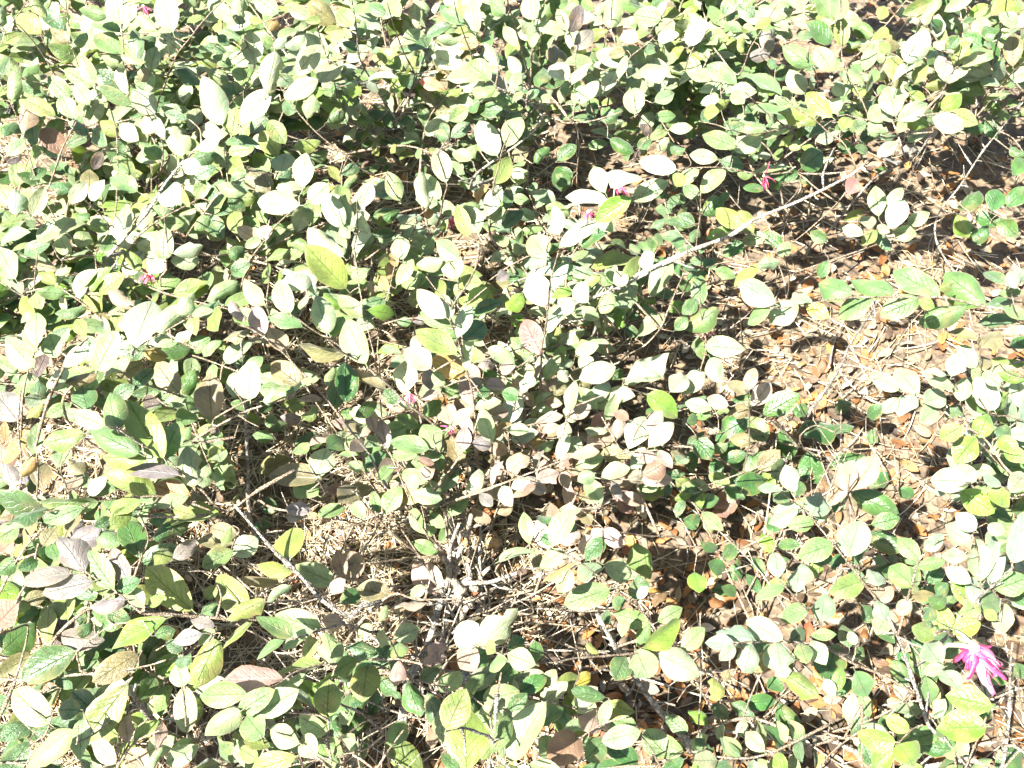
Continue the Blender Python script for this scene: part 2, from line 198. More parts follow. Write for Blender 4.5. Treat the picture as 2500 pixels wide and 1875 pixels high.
l 117 136 93 131 12 b / 84 150 109 141 13 r / 86 155 105 149 6 b / 110 150 122 143 8 W / 65 147 79 139 11 m / 63 160 53 143 12 p / 84 161 68 156 10 m / 53 156 34 154 11 o / 49 131 60 134 5 R / 57 125 30 118 12 g / 63 125 53 106 14 p / 78 135 68 116 13 b / 66 127 43 130 5 g / 48 126 35 128 4 r / 50 150 42 143 8 p / 66 142 74 136 8 b / 57 144 50 136 8 r / 82 128 78 120 6 e / 16 70 3 41 17 p / 29 86 3 80 8 b / 13 40 -2 24 11 p / 3 95 3 68 14 G / 9 104 24 95 9 G / 36 96 28 86 9 G / 11 115 3 104 10 b / 40 59 21 62 7 e / 22 46 10 40 9 p / 17 35 37 38 9 e / 23 21 14 20 8 r / 31 15 28 4 7 o / 31 23 23 11 6 o / 36 7 32 -3 6 o / 36 19 45 1 8 p / 36 42 45 42 6 g / 46 42 54 42 6 m / 108 16 117 8 9 G / 108 11 101 15 7 m / 145 13 157 5 8 G / 155 165 141 164 7 p / 177 155 189 166 9 R / 222 148 208 142 9 G / 222 30 213 36 8 e / 216 48 224 40 8 G / 6 80 -6 74 9 G / 16 120 6 126 9 k / 10 150 0 158 14 b / 20 152 24 166 7 g / 8 160 14 168 9 p / 22 152 4 148 10 b / 150 36 138 26 12 W / 160 30 152 18 12 W / 176 24 168 35 10 p / 190 15 182 25 11 p / 200 9 196 -4 10 W / 145 40 133 35 10 p / 156 33 166 42 9 p / 184 19 176 8 10 W
# tile F
@F
b 7 32 48 2.0 ; 250 54 222 43 205 35 190 32 170 27 150 27 125 26 100 28 77 32 57 34
b 7 36 44 1.4 ; 226 46 217 38 212 20 214 6
b 7 2 30 3.4 ; 82 102 95 84 103 70 108 58 118 42 128 28
b 7 28 40 1.8 ; 232 156 212 140 205 130 195 118 180 108 165 98 150 90 138 86 124 80
b 7 28 44 1.6 ; 200 128 190 118 186 110 183 100 177 85 176 74 175 66
b 7 26 40 1.5 ; 218 156 204 148 190 147 178 150
b 7 26 36 1.5 ; 230 110 212 104 200 102 192 90
b 7 20 34 1.4 ; 222 68 204 72 194 74 193 58 190 52
b 13 10 34 1.3 ; 38 142 43 124 43 108 43 98 42 86
b 13 12 24 1.6 ; 76 124 66 114 52 103 44 100
b 13 10 20 1.5 ; 78 124 76 116 86 110 99 114
b 13 8 20 1.5 ; 60 120 40 112 26 114 10 118
b 6 26 36 1.6 ; 90 175 80 166 72 160 63 152
b 6 22 34 1.4 ; 112 170 108 156 107 150 108 140
b 13 8 24 1.2 ; 39 62 38 46 37 34
b 8 18 34 1.4 ; 66 30 69 15 66 -2
b 8 16 30 1.4 ; 0 25 6 13 20 6 40 2
b 13 14 28 1.4 ; 12 76 14 64 15 54 12 36 12 24
b 7 10 24 1.3 ; 124 80 135 65 147 45 160 30
b 7 8 14 1.2 ; 108 58 100 46 95 40
b 13 6 10 1.8 ; 178 133 160 130 135 125 110 125 90 126
b 13 8 14 1.4 ; 134 146 142 138 152 130
b 13 8 16 1.5 ; 86 128 75 122 60 106
b 13 8 18 1.4 ; -6 158 25 145 48 137
b 7 18 30 1.2 ; 148 168 163 156 178 151
b 7 30 40 1.2 ; 230 82 212 76 204 68
l 60 31 37 17 16 p / 78 31 75 18 14 p / 110 24 87 16 15 v / 137 24 108 12 13 v / 167 26 137 9 15 v / 196 31 170 10 18 v / 123 27 101 38 14 v / 153 28 130 37 14 v / 184 32 156 42 12 v / 153 29 163 33 7 e / 75 31 57 42 15 p / 57 35 40 42 11 g / 210 18 195 9 8 t / 212 20 222 8 12 p / 217 30 196 31 7 t / 220 24 206 24 6 g / 222 41 208 32 8 g / 217 42 194 43 9 t / 224 48 208 48 7 p / 95 40 80 31 10 Y / 166 22 176 18 6 y
l 140 87 122 76 10 p / 153 90 138 71 14 p / 150 90 140 102 13 p / 140 92 130 101 8 p / 156 95 171 90 12 p / 164 98 155 107 12 p / 171 77 154 76 6 p / 174 78 180 61 12 p / 176 85 160 81 7 p / 180 94 183 78 11 p / 202 100 190 78 14 W / 200 101 183 88 10 g / 170 104 180 99 8 t / 193 75 190 60 16 b / 193 59 205 47 13 b / 190 53 174 48 7 b / 222 70 200 66 7 e / 222 81 206 76 7 e / 198 102 193 115 12 e / 181 110 167 118 11 y / 190 117 177 133 15 e / 201 100 216 92 13 e / 222 118 222 90 12 p / 205 118 216 126 10 e / 208 128 222 130 9 e / 202 112 212 116 9 t / 184 146 162 145 15 p / 190 146 178 136 11 p / 196 147 205 144 10 p / 222 141 213 152 12 p / 180 152 200 165 15 e / 172 150 160 153 7 p / 162 90 158 98 7 G / 176 96 182 104 7 t / 200 134 206 142 9 G / 198 152 212 160 11 e / 206 84 196 76 8 p / 222 60 214 54 9 G
l 42 89 29 80 9 b / 42 87 47 72 8 r / 45 97 57 82 11 r / 19 99 2 95 9 p / 30 97 15 92 9 r / 43 99 28 100 10 b / 46 120 30 117 9 b / 49 138 63 126 11 b / 43 86 40 78 4 k / 44 90 49 82 4 k / 42 106 20 117 16 G / 54 120 42 104 13 g / 52 103 75 90 14 G / 75 115 101 105 17 G / 99 115 110 107 10 G / 65 112 68 133 14 G / 27 121 39 137 14 G / 8 118 19 131 12 G / 82 126 84 150 15 G / 95 136 117 130 10 G / 107 153 105 131 14 r / 109 152 127 129 15 r / 107 152 96 161 5 r / 109 153 137 166 15 G / 122 150 134 139 11 G / 73 153 66 135 12 p / 65 152 49 149 6 p / 84 168 92 149 15 p / 77 164 58 165 9 p / 53 145 36 150 14 G / 40 152 18 158 16 R / 3 108 11 104 7 G / 4 136 -4 126 10 b / 60 134 66 140 10 G / 46 128 54 134 10 t / 70 158 58 154 10 G / 104 156 98 166 8 G / 110 96 102 100 9 G / 120 104 130 98 9 G / 124 112 118 122 8 G / 74 104 80 94 9 G / 150 156 142 152 8 G / 6 152 -2 146 10 y
l 50 5 33 17 8 y / 48 6 63 4 8 p / 21 9 35 13 8 g / 12 32 11 12 10 t / 2 48 21 35 13 g / 14 58 2 62 15 g / 15 58 39 60 12 p / 18 66 26 82 12 p / 0 90 13 72 14 W / 14 62 20 70 6 G / 0 38 10 28 9 t / 94 3 88 14 8 G / 14 8 22 2 8 G / 10 74 4 84 8 p / 2 10 8 4 9 G
# tile G
@G
b 5 30 40 3.0 ; 226 68 208 57 195 42 178 25 165 10 152 -3
b 1 30 40 2.2 ; -6 66 0 52 10 32 20 18 32 8
b 1 30 42 1.6 ; 8 64 14 52 20 40 24 20
b 5 34 44 2.2 ; 172 70 150 70 130 67 105 67 91 65 75 52 55 39
b 1 20 34 1.8 ; -8 107 20 109 45 106 70 104 95 100 108 97
b 1 22 28 2.2 ; -10 160 8 162 26 166
b 1 28 40 1.5 ; 52 98 50 90 62 80 74 74 92 70
b 5 30 44 1.5 ; 176 70 164 70 148 72 140 76 136 84
b 5 36 46 1.5 ; 232 74 221 73 205 77 190 82
b 1 26 38 1.6 ; 86 46 91 30 96 18 92 4
b 1 26 36 1.6 ; 82 112 78 124 66 140 50 150
b 1 26 36 1.4 ; 26 150 32 137 20 126
b 1 24 34 1.4 ; 74 168 84 152 92 146 104 142
b 5 34 44 1.6 ; 218 122 214 108 218 99 209 99 190 104 178 112 160 118
b 5 34 44 1.6 ; 216 166 212 150 212 134 200 130 180 130 156 129
b 5 32 42 1.5 ; 196 172 194 158 194 148 178 142
b 1 22 36 1.5 ; 128 150 122 143 120 128 119 112
b 5 26 36 1.4 ; 168 168 172 152 168 144
b 1 20 32 5.5 ; 104 142 92 126 82 110
b 5 28 38 1.3 ; 151 28 151 22 155 12
b 5 26 38 1.4 ; 197 44 184 46 164 54
b 1 24 34 1.4 ; 18 74 6 78 -6 80
l 55 39 37 14 17 m / 74 50 56 25 14 g / 46 40 16 43 11 m / 60 45 30 52 14 m / 81 57 59 60 12 m / 91 30 80 0 16 G / 99 17 122 9 12 G / 92 32 118 24 13 G / 97 7 108 2 8 G / 125 64 93 35 20 y / 108 69 74 85 15 e / 160 63 138 42 18 y / 147 69 169 57 9 y / 139 74 124 70 8 m / 131 79 112 83 10 m / 139 76 129 85 7 p / 141 82 126 113 17 y / 165 69 143 85 6 y / 190 81 166 69 12 g / 208 75 179 67 15 p / 203 77 184 88 8 p / 184 83 165 92 8 g / 206 83 195 92 12 y / 222 72 207 70 10 r / 151 25 132 35 11 g / 150 21 128 18 9 b / 151 28 166 17 13 W / 154 15 136 10 10 b / 143 2 111 6 9 y / 69 11 86 -2 11 y / 72 4 62 9 7 G / 54 -3 30 6 11 g / 32 -2 6 1 8 t / 12 9 -2 18 12 g / 24 7 2 10 5 p / 28 22 36 10 10 b / 0 26 8 19 8 R / -2 73 10 60 15 R / 0 92 20 72 20 G / 49 87 32 66 20 k / 49 90 18 106 19 t / 54 92 74 76 10 G / 80 62 60 76 14 G / 62 89 57 101 8 G / 89 92 63 108 15 b / 22 93 0 104 12 b / 16 58 29 53 9 b
l 83 111 56 146 20 y / 32 137 7 115 18 p / 47 141 18 159 16 p / 54 134 51 158 12 p / 75 163 60 145 11 r / 83 149 80 131 10 r / 95 168 82 152 14 r / 87 148 101 136 8 y / 102 153 106 136 8 r / 97 167 105 154 7 p / 128 147 112 157 10 p / 121 143 119 114 14 p / 119 113 114 97 12 p / 183 108 145 107 14 r / 209 99 171 103 10 y / 198 105 176 115 8 p / 160 118 128 118 16 g / 155 129 176 116 13 g / 167 131 192 116 15 p / 156 129 133 146 14 p / 171 146 158 131 17 g / 175 152 158 148 9 y / 194 150 175 140 13 p / 212 143 193 132 14 p / 212 133 213 110 16 y / 196 146 205 158 12 W / 207 148 215 166 12 g / 192 158 162 168 15 y / 167 160 154 153 10 y / 216 99 212 77 15 p / 217 46 192 35 14 p / 222 44 218 24 9 r / 213 52 222 44 9 r / 187 31 187 8 19 y / 176 8 162 7 9 G / 190 39 167 35 9 y / 181 46 156 45 7 b / 173 58 188 49 8 p / 197 4 184 1 8 m / 76 50 90 45 11 G / 93 62 84 49 10 W / 6 120 -2 128 12 G / 14 138 2 146 10 G / 18 150 0 152 16 G / 34 140 16 142 9 G / 38 150 22 162 10 g / 60 128 46 116 13 t / 64 122 58 112 10 t / 52 128 38 128 12 t / 24 32 14 36 8 G / 10 30 0 40 10 G / 8 12 16 22 8 G / 60 72 52 78 8 G / 100 80 112 76 9 G / 118 90 108 84 8 t / 124 94 112 96 10 t / 70 66 84 70 9 G / 130 66 142 60 8 G / 96 60 106 56 7 e / 128 104 140 100 9 G / 220 110 206 112 9 g / 222 156 210 150 12 g / 8 96 -2 110 9 b / 40 164 30 172 9 G / 140 48 134 56 7 y / 82 128 76 118 8 y / 150 10 142 20 7 y
# tile H
@H
b 4 4 14 3.2 ; 90 62 90 30 90 0 89 -14
b 5 20 38 2.0 ; -6 96 0 88 8 78 15 68 25 58 35 53 50 56 75 57
b 4 10 26 2.2 ; 68 28 55 13 42 -3
b 4 10 24 1.8 ; 50 28 47 25 35 15 20 0 10 -12
b 4 12 22 2.0 ; 80 6 45 4 20 7 0 10 -8 12
b 4 8 16 1.8 ; 72 29 40 31 12 33 -6 34
b 4 5 20 5.5 ; 66 52 70 42 70 34 72 20 76 8
b 4 7 14 5.0 ; 72 46 84 46 96 45 114 40
b 5 2 12 8.5 ; 38 150 41 130 44 108 56 88 60 72 64 56
b 4 4 24 3.0 ; 82 80 74 70 68 60 70 50
b 5 24 36 1.7 ; 68 90 76 86 90 87 104 92
b 5 22 34 2.0 ; 96 146 97 132 100 118 104 103
b 6 22 36 1.9 ; 232 88 205 90 190 91 170 93 150 95 140 97 126 98
b 6 20 36 1.8 ; 206 82 201 73 192 62 178 52 165 40 150 30 136 24
b 4 16 30 1.6 ; 100 38 108 28 118 24 124 20
b 6 18 32 1.4 ; 164 36 170 24 170 12
b 6 2 22 5.6 ; 226 152 205 128 190 108 178 88 166 66
b 5 24 36 1.5 ; 12 106 18 97 28 95 38 96 52 98
b 5 20 34 1.4 ; 40 100 37 94 32 84 27 76
b 5 30 44 2.4 ; 97 172 96 160 98 148 88 142 78 140 68 142
b 5 22 34 1.6 ; 22 166 32 152 40 142
b 5 18 30 1.3 ; -6 158 14 155 28 145
b 6 22 34 1.5 ; 150 172 156 160 156 146 161 142 172 136 184 132
b 6 22 32 1.5 ; 210 170 200 154 194 144
b 5 22 34 1.3 ; 62 108 70 96 76 90
b 5 4 18 1.8 ; 60 120 54 104 48 88 46 78
b 4 6 20 1.4 ; 124 66 118 52 108 46 104 36
b 6 8 16 1.2 ; 104 68 124 62 142 54
b 4 8 22 1.4 ; 222 18 200 16 184 13 170 11
b 5 12 26 1.8 ; 30 104 44 107 60 112 70 114
b 6 4 10 1.6 ; 114 72 140 73 160 76 180 80
l 7 45 4 23 18 r / 31 54 10 49 14 b / 8 45 22 49 5 r / 64 52 46 32 17 r / 54 48 45 55 7 p / 56 59 30 57 5 r / 25 71 29 60 5 p / 20 73 11 80 7 p / 27 76 21 88 11 p / 34 82 50 75 12 p / 37 95 36 82 11 g / 68 86 52 100 12 r / 38 96 33 109 11 r / 24 92 5 83 13 G / 10 95 -3 103 12 g / 18 97 13 119 18 y / 20 97 8 108 10 g / 88 86 116 68 19 W / 75 87 86 74 16 W / 80 73 98 70 8 b / 100 91 92 84 9 y / 88 88 76 102 16 r / 107 97 94 97 13 g / 126 99 107 92 13 p / 126 97 126 85 9 G / 108 88 120 83 9 G / 122 21 118 0 9 p / 136 22 150 -2 14 p / 102 32 124 22 7 p / 145 25 127 35 11 p / 150 33 127 40 8 o / 150 38 139 51 12 p / 165 33 157 46 14 p / 174 50 144 59 15 g / 170 34 189 42 13 p / 170 11 152 31 13 r / 170 11 181 22 10 r / 171 16 158 31 11 G / 190 20 197 44 16 g / 192 58 190 40 13 t / 192 56 198 48 6 W / 200 72 177 66 12 g / 184 68 181 81 7 p / 205 71 221 62 10 g / 200 73 188 86 10 g / 195 88 220 70 11 e / 184 93 178 108 13 t / 191 89 200 109 18 p / 205 92 233 105 19 W / 220 89 236 75 12 p
l 81 168 81 125 26 y / 68 141 80 116 18 y / 109 162 131 124 19 p / 98 156 110 131 12 g / 161 143 168 121 20 r / 168 138 174 122 8 p / 155 146 135 160 20 R / 171 120 150 116 9 G / 194 142 169 149 14 p / 191 138 176 134 8 g / 158 160 170 148 14 g / 192 163 171 149 12 G / 212 159 197 142 16 g / 186 165 157 167 11 G / 222 160 206 168 10 G / 122 163 143 169 9 p / 98 168 126 165 8 y / 32 152 41 135 12 g / 53 167 30 150 16 y / 10 152 -2 147 10 p / 76 167 65 155 9 G / 18 120 8 124 9 G / 58 126 46 130 6 G / 96 130 106 122 9 p / 108 128 120 118 10 G / 97 122 88 130 8 p / 148 150 160 144 9 y / 160 130 172 140 8 G / 152 112 162 104 8 Y / 134 8 128 0 9 G / 144 14 152 6 7 G / 162 8 156 0 8 b / 130 16 138 20 7 G / 56 13 62 12 6 g / 12 52 0 58 10 G / 174 72 168 64 9 G / 176 62 184 56 8 G / 98 150 92 160 8 y / 166 92 160 84 6 y / 100 160 94 148 10 o / 140 146 150 150 8 R / 4 130 -4 138 8 p
# tile I
@I
b 6 24 38 2.0 ; 132 66 125 56 115 43 105 30 95 18 81 0 76 -8
b 6 22 38 1.8 ; 100 90 88 73 80 62 70 51 61 43
b 6 20 38 2.2 ; 149 117 130 107 110 97 96 89 88 85 70 84 50 84 33 85
b 6 2 28 3.8 ; 196 178 186 165 170 148 160 138 153 122 148 105 143 92 138 78 133 68
b 6 14 44 2.4 ; 148 104 156 96 168 84 180 70 190 58 202 46 214 36
b 6 26 42 1.6 ; 140 80 142 70 145 58 150 40 153 32 160 22 170 16
b 7 34 44 1.5 ; 206 56 197 42 192 28 188 14
b 6 26 36 1.4 ; 162 92 168 100 174 108
b 6 30 38 1.3 ; 176 80 170 76 164 80
b 6 24 36 1.8 ; 206 152 202 138 200 128
b 6 4 6 3.6 ; 128 168 115 157 100 150 88 145 65 146 45 145 28 142 12 145 -6 152
b 6 4 12 2.2 ; 28 142 20 130 12 115 6 104
b 13 6 12 1.5 ; 46 68 42 55 35 42 25 30
b 13 6 12 1.6 ; 54 30 35 28 20 24 -4 21
b 13 10 20 1.5 ; 45 20 62 12 84 9
b 6 18 32 1.4 ; 118 166 130 156 138 150 148 140 156 137
b 6 8 18 1.3 ; 94 144 96 130 97 118
b 13 4 14 1.4 ; 52 134 58 128 62 122 70 116
b 6 10 30 2.6 ; 206 168 211 140 212 122 212 100 213 84
b 6 10 30 1.6 ; 230 146 220 126 216 104
b 6 6 26 1.4 ; 190 90 200 130 226 160
b 13 5 20 1.2 ; 12 172 11 140 12 110 12 86 12 66
b 13 4 18 1.4 ; 32 172 36 150 40 130 48 108 54 100
b 6 8 20 1.3 ; 104 146 112 130 120 118
b 6 10 22 1.6 ; 180 172 190 150 196 132
b 13 4 12 1.4 ; 82 170 96 156 106 148 116 140
b 6 14 26 1.2 ; 152 134 138 116 122 108
b 6 18 28 1.3 ; 122 56 100 48 80 40
l 107 29 115 6 20 p / 97 21 75 29 14 g / 118 44 96 52 14 g / 127 48 123 33 13 p / 125 57 136 49 10 r / 126 57 131 67 10 p / 132 67 126 79 11 p / 89 7 90 -10 11 p / 75 -2 55 6 8 p / 62 43 60 26 11 p / 74 52 75 31 15 p / 66 48 48 55 7 g / 82 62 63 69 11 g / 90 71 92 51 14 p / 83 80 99 79 7 g / 108 88 105 73 11 t / 112 86 108 78 6 W / 47 83 24 74 14 p / 65 83 42 70 14 p / 70 84 79 77 10 t / 34 85 15 84 10 p / 34 87 24 96 8 p / 45 85 41 102 13 p / 61 84 64 100 18 p / 84 83 91 96 11 p / 76 85 80 95 11 g / 95 87 104 90 6 t / 98 91 93 110 18 G / 98 118 104 101 8 e / 92 108 98 118 8 W / 112 103 120 119 14 g / 100 119 108 107 9 G / 62 102 86 117 11 y / 60 92 42 104 10 b / 72 98 60 106 9 b
l 148 46 134 35 13 g / 154 31 140 17 11 g / 152 36 169 32 8 g / 157 25 169 15 9 p / 185 29 168 28 9 p / 145 55 162 54 6 b / 149 49 135 47 5 y / 148 57 139 66 9 p / 187 20 170 10 14 p / 190 12 178 1 11 p / 193 45 189 17 15 p / 200 46 203 15 13 p / 214 33 224 2 16 p / 202 50 222 44 15 g / 187 46 172 36 11 W / 184 62 180 37 14 e / 188 60 190 40 11 p / 193 60 207 57 14 g / 193 61 182 65 10 g / 173 76 163 60 13 e / 175 78 192 72 12 e / 163 80 148 73 13 y / 168 99 156 83 15 p / 170 100 156 104 8 p / 169 103 178 114 12 p / 197 139 166 139 20 e / 201 126 174 119 18 e / 203 168 222 154 16 G / 198 8 208 14 8 p / 206 28 214 20 8 t
l 138 149 113 146 14 e / 137 153 119 166 13 e / 141 150 151 167 16 e / 147 141 133 135 10 e / 60 122 40 124 10 G / 63 123 68 143 15 G / 8 39 11 51 11 e / 32 51 19 50 7 G / 20 107 21 120 11 y / 121 13 139 24 13 G / 122 8 140 4 10 G / 158 46 168 36 10 G / 83 32 97 28 9 G / 96 36 107 30 9 G / 112 34 118 24 8 G / 90 34 82 42 8 e / 118 46 108 38 8 G / 150 100 140 92 9 G / 140 110 146 104 8 G / 124 72 136 84 9 G / 116 60 126 70 9 G / 160 60 172 54 10 G / 164 70 158 64 9 G / 172 46 164 54 8 G / 56 108 64 116 9 G / 110 96 118 88 8 G / 146 82 154 90 9 G / 212 60 222 56 9 G / 214 106 222 100 9 G / 30 102 26 110 6 b / 2 10 10 4 9 G / 28 4 22 -4 10 R / 196 104 208 110 8 e / 54 84 50 92 9 t / 40 92 52 100 8 G / 178 66 186 72 9 e / 204 70 196 64 7 y / 196 95 198 123 11 W / 176 74 186 84 7 p
"""
# ------------------------------------------------------------------ materials
def mat(name):
    m = bpy.data.materials.new(name); m.use_nodes = True
    n = m.node_tree; n.nodes.clear()
    return m, n, n.nodes, n.links
def mth(n, op, a, b=None, clamp=False):
    x = n.nodes.new('ShaderNodeMath'); x.operation = op; x.use_clamp = clamp
    for i, v in enumerate((a, b)):
        if v is None: continue
        if isinstance(v, (int, float)): x.inputs[i].default_value = v
        else: n.links.new(v, x.inputs[i])
    return x.outputs[0]
def mix(n, fac, a, b, mode='MIX'):
    x = n.nodes.new('ShaderNodeMix'); x.data_type = 'RGBA'; x.blend_type = mode
    for key, v in ((0, fac), (6, a), (7, b)):
        if isinstance(v, (int, float)): x.inputs[key].default_value = v
        elif isinstance(v, tuple): x.inputs[key].default_value = (*v, 1)
        else: n.links.new(v, x.inputs[key])
    return x.outputs[2]
def nz(n, scale, detail=3, vec=None, rough=.55):
    x = n.nodes.new('ShaderNodeTexNoise'); x.inputs['Scale'].default_value = scale
    x.inputs['Detail'].default_value = detail; x.inputs['Roughness'].default_value = rough
    if vec is not None: n.links.new(vec, x.inputs['Vector'])
    return x.outputs[0]
def ramp(n, fac, *stops):
    x = n.nodes.new('ShaderNodeValToRGB'); n.links.new(fac, x.inputs[0])
    e = x.color_ramp.elements
    while len(e) < len(stops): e.new(0.5)
    for i, (p, c) in enumerate(stops):
        e[i].position = p; e[i].color = (*c, 1) if isinstance(c, tuple) else (c, c, c, 1)
    return x.outputs[0]
def bump(n, h, strength, dist=0.0006):
    x = n.nodes.new('ShaderNodeBump'); x.inputs['Strength'].default_value = strength; x.inputs['Distance'].default_value = dist
    n.links.new(h, x.inputs['Height']); return x.outputs[0]

def leaf_material(name, gloss, trans, dry=False):
    m, n, N, L = mat(name)
    oi = N.new('ShaderNodeObjectInfo'); tc = N.new('ShaderNodeTexCoord')
    sep = N.new('ShaderNodeSeparateXYZ'); L.new(tc.outputs['UV'], sep.inputs[0])
    u, v = sep.outputs[0], sep.outputs[1]
    a = mth(n, 'ABSOLUTE', mth(n, 'MULTIPLY', mth(n, 'SUBTRACT', u, .5), 2))
    seed = N.new('ShaderNodeCombineXYZ')
    L.new(mth(n, 'ADD', mth(n, 'MULTIPLY', u, .55), mth(n, 'MULTIPLY', oi.outputs['Random'], 57)), seed.inputs[0]); L.new(v, seed.inputs[1])
    L.new(mth(n, 'MULTIPLY', oi.outputs['Random'], 31), seed.inputs[2])
    mid = mth(n, 'SUBTRACT', 1, mth(n, 'DIVIDE', a, .055), True)
    wob = nz(n, 5, 1, seed.outputs[0])
    ph = mth(n, 'ADD', mth(n, 'SUBTRACT', mth(n, 'MULTIPLY', v, 6.5), mth(n, 'MULTIPLY', a, 2.3)), mth(n, 'MULTIPLY', wob, .8))
    tri = mth(n, 'ABSOLUTE', mth(n, 'SUBTRACT', mth(n, 'FRACT', ph), .5))
    lat = mth(n, 'SUBTRACT', 1, mth(n, 'DIVIDE', tri, .10), True)
    lat = mth(n, 'MULTIPLY', lat, mth(n, 'SUBTRACT', 1.0, mth(n, 'MULTIPLY', a, .75), True))
    vein = mth(n, 'MAXIMUM', mid, mth(n, 'MULTIPLY', lat, .65))
    blot = nz(n, 2.6, 3, seed.outputs[0]); fine = nz(n, 38, 2, seed.outputs[0])
    col = mix(n, 1.0, oi.outputs['Color'], ramp(n, blot, (.3, .72), (.7, 1.28)), 'MULTIPLY')
    col = mix(n, 1.0, col, ramp(n, fine, (.3, .86), (.7, 1.14)), 'MULTIPLY')
    hue = N.new('ShaderNodeHueSaturation'); L.new(col, hue.inputs['Color'])
    L.new(mth(n, 'ADD', .485, mth(n, 'MULTIPLY', oi.outputs['Random'], .03)), hue.inputs['Hue'])
    col = hue.outputs[0]
    if not dry:
        warm = ramp(n, nz(n, 1.7, 2, seed.outputs[0]), (.56, 0.0), (.72, 1.0))
        col = mix(n, mth(n, 'MULTIPLY', warm, .32), col, (.24, .15, .07))
        margin = mth(n, 'MULTIPLY', mth(n, 'SUBTRACT', a, .9, True), 4.0)
        col = mix(n, margin, col, (.26, .17, .07))
        col = mix(n, mth(n, 'MULTIPLY', vein, .6), col, mix(n, 1.0, col, (.55, .6, .42), 'MULTIPLY'))
    else:
        col = mix(n, mth(n, 'MULTIPLY', vein, .5), col, (.12, .06, .025))
    spots = ramp(n, nz(n, 11, 1, seed.outputs[0]), (.70, 0.0), (.76, 1.0))
    col = mix(n, mth(n, 'MULTIPLY', spots, .45), col, (.09, .06, .03))
    geo = N.new('ShaderNodeNewGeometry')
    back = mix(n, .45, col, (.15, .145, .08)) if not dry else mix(n, .4, col, (.3, .2, .12))
    col = mix(n, geo.outputs['Backfacing'], col, back)
    p = N.new('ShaderNodeBsdfPrincipled'); L.new(col, p.inputs['Base Color'])
    L.new(ramp(n, fine, (.2, gloss - .06), (.8, gloss + .1)), p.inputs['Roughness'])
    p.inputs['Specular IOR Level'].default_value = .5
    if not dry:
        p.inputs['Sheen Weight'].default_value = .12; p.inputs['Sheen Roughness'].default_value = .5
    hgt = mth(n, 'ADD', mth(n, 'MULTIPLY', vein, -1.0), mth(n, 'ADD', mth(n, 'MULTIPLY', fine, .7), mth(n, 'MULTIPLY', nz(n, 9, 2, seed.outputs[0]), 1.2)))
    L.new(bump(n, hgt, .8, .0009), p.inputs['Normal'])
    t = N.new('ShaderNodeBsdfTranslucent')
    L.new(mix(n, 1.0, col, (1.3, 1.6, .40) if not dry else (1.4, 1.0, .6), 'MULTIPLY'), t.inputs[0])
    ms = N.new('ShaderNodeMixShader'); ms.inputs[0].default_value = trans
    L.new(p.outputs[0], ms.inputs[1]); L.new(t.outputs[0], ms.inputs[2])
    o = N.new('ShaderNodeOutputMaterial'); L.new(ms.outputs[0], o.inputs[0])
    return m
M_LEAF = leaf_material('downy_leaf', .43, .30)
M_GLOSS = leaf_material('glossy_leaf', .33, .24)
M_DRY = leaf_material('dry_leaf', .5, .10, True)

def bark_material(name, c0, c1, c2, scale):
    m, n, N, L = mat(name)
    tc = N.new('ShaderNodeTexCoord'); mp = N.new('ShaderNodeMapping'); L.new(tc.outputs['Object'], mp.inputs[0])
    f = nz(n, 70 * scale, 5, mp.outputs[0], .65); g = nz(n, 480 * scale, 3, mp.outputs[0], .7)
    vo = N.new('ShaderNodeTexVoronoi'); vo.feature = 'DISTANCE_TO_EDGE'; vo.inputs['Scale'].default_value = 210 * scale; L.new(mp.outputs[0], vo.inputs['Vector'])
    crack = ramp(n, vo.outputs['Distance'], (.02, 0.0), (.16, 1.0))
    col = ramp(n, f, (.34, c0), (.5, c1), (.64, c2))
    col = mix(n, 1.0, col, ramp(n, g, (.3, .6), (.7, 1.3)), 'MULTIPLY')
    col = mix(n, mth(n, 'MULTIPLY', mth(n, 'SUBTRACT', 1, crack), .55), col, tuple(x * .45 for x in c0))
    scar = ramp(n, nz(n, 130 * scale, 1, mp.outputs[0]), (.66, 0.0), (.70, 1.0))
    col = mix(n, mth(n, 'MULTIPLY', scar, .6), col, tuple(x * .5 for x in c0))
    p = N.new('ShaderNodeBsdfPrincipled'); L.new(col, p.inputs['Base Color']); p.inputs['Roughness'].default_value = .88
    p.inputs['Specular IOR Level'].default_value = .2
    L.new(bump(n, mth(n, 'ADD', mth(n, 'ADD', g, f), crack), 1.0, .0014), p.inputs['Normal'])
    o = N.new('ShaderNodeOutputMaterial'); L.new(p.outputs[0], o.inputs[0])
    return m
M_BARK = bark_material('grey_bark', (.14, .12, .098), (.27, .245, .205), (.41, .38, .325), 1)
M_SHOOT = bark_material('tan_shoot', (.17, .12, .075), (.29, .225, .16), (.42, .36, .28), 1.6)
M_DEAD = bark_material('dead_wood', (.24, .19, .14), (.36, .30, .23), (.46, .40, .33), 1.3)

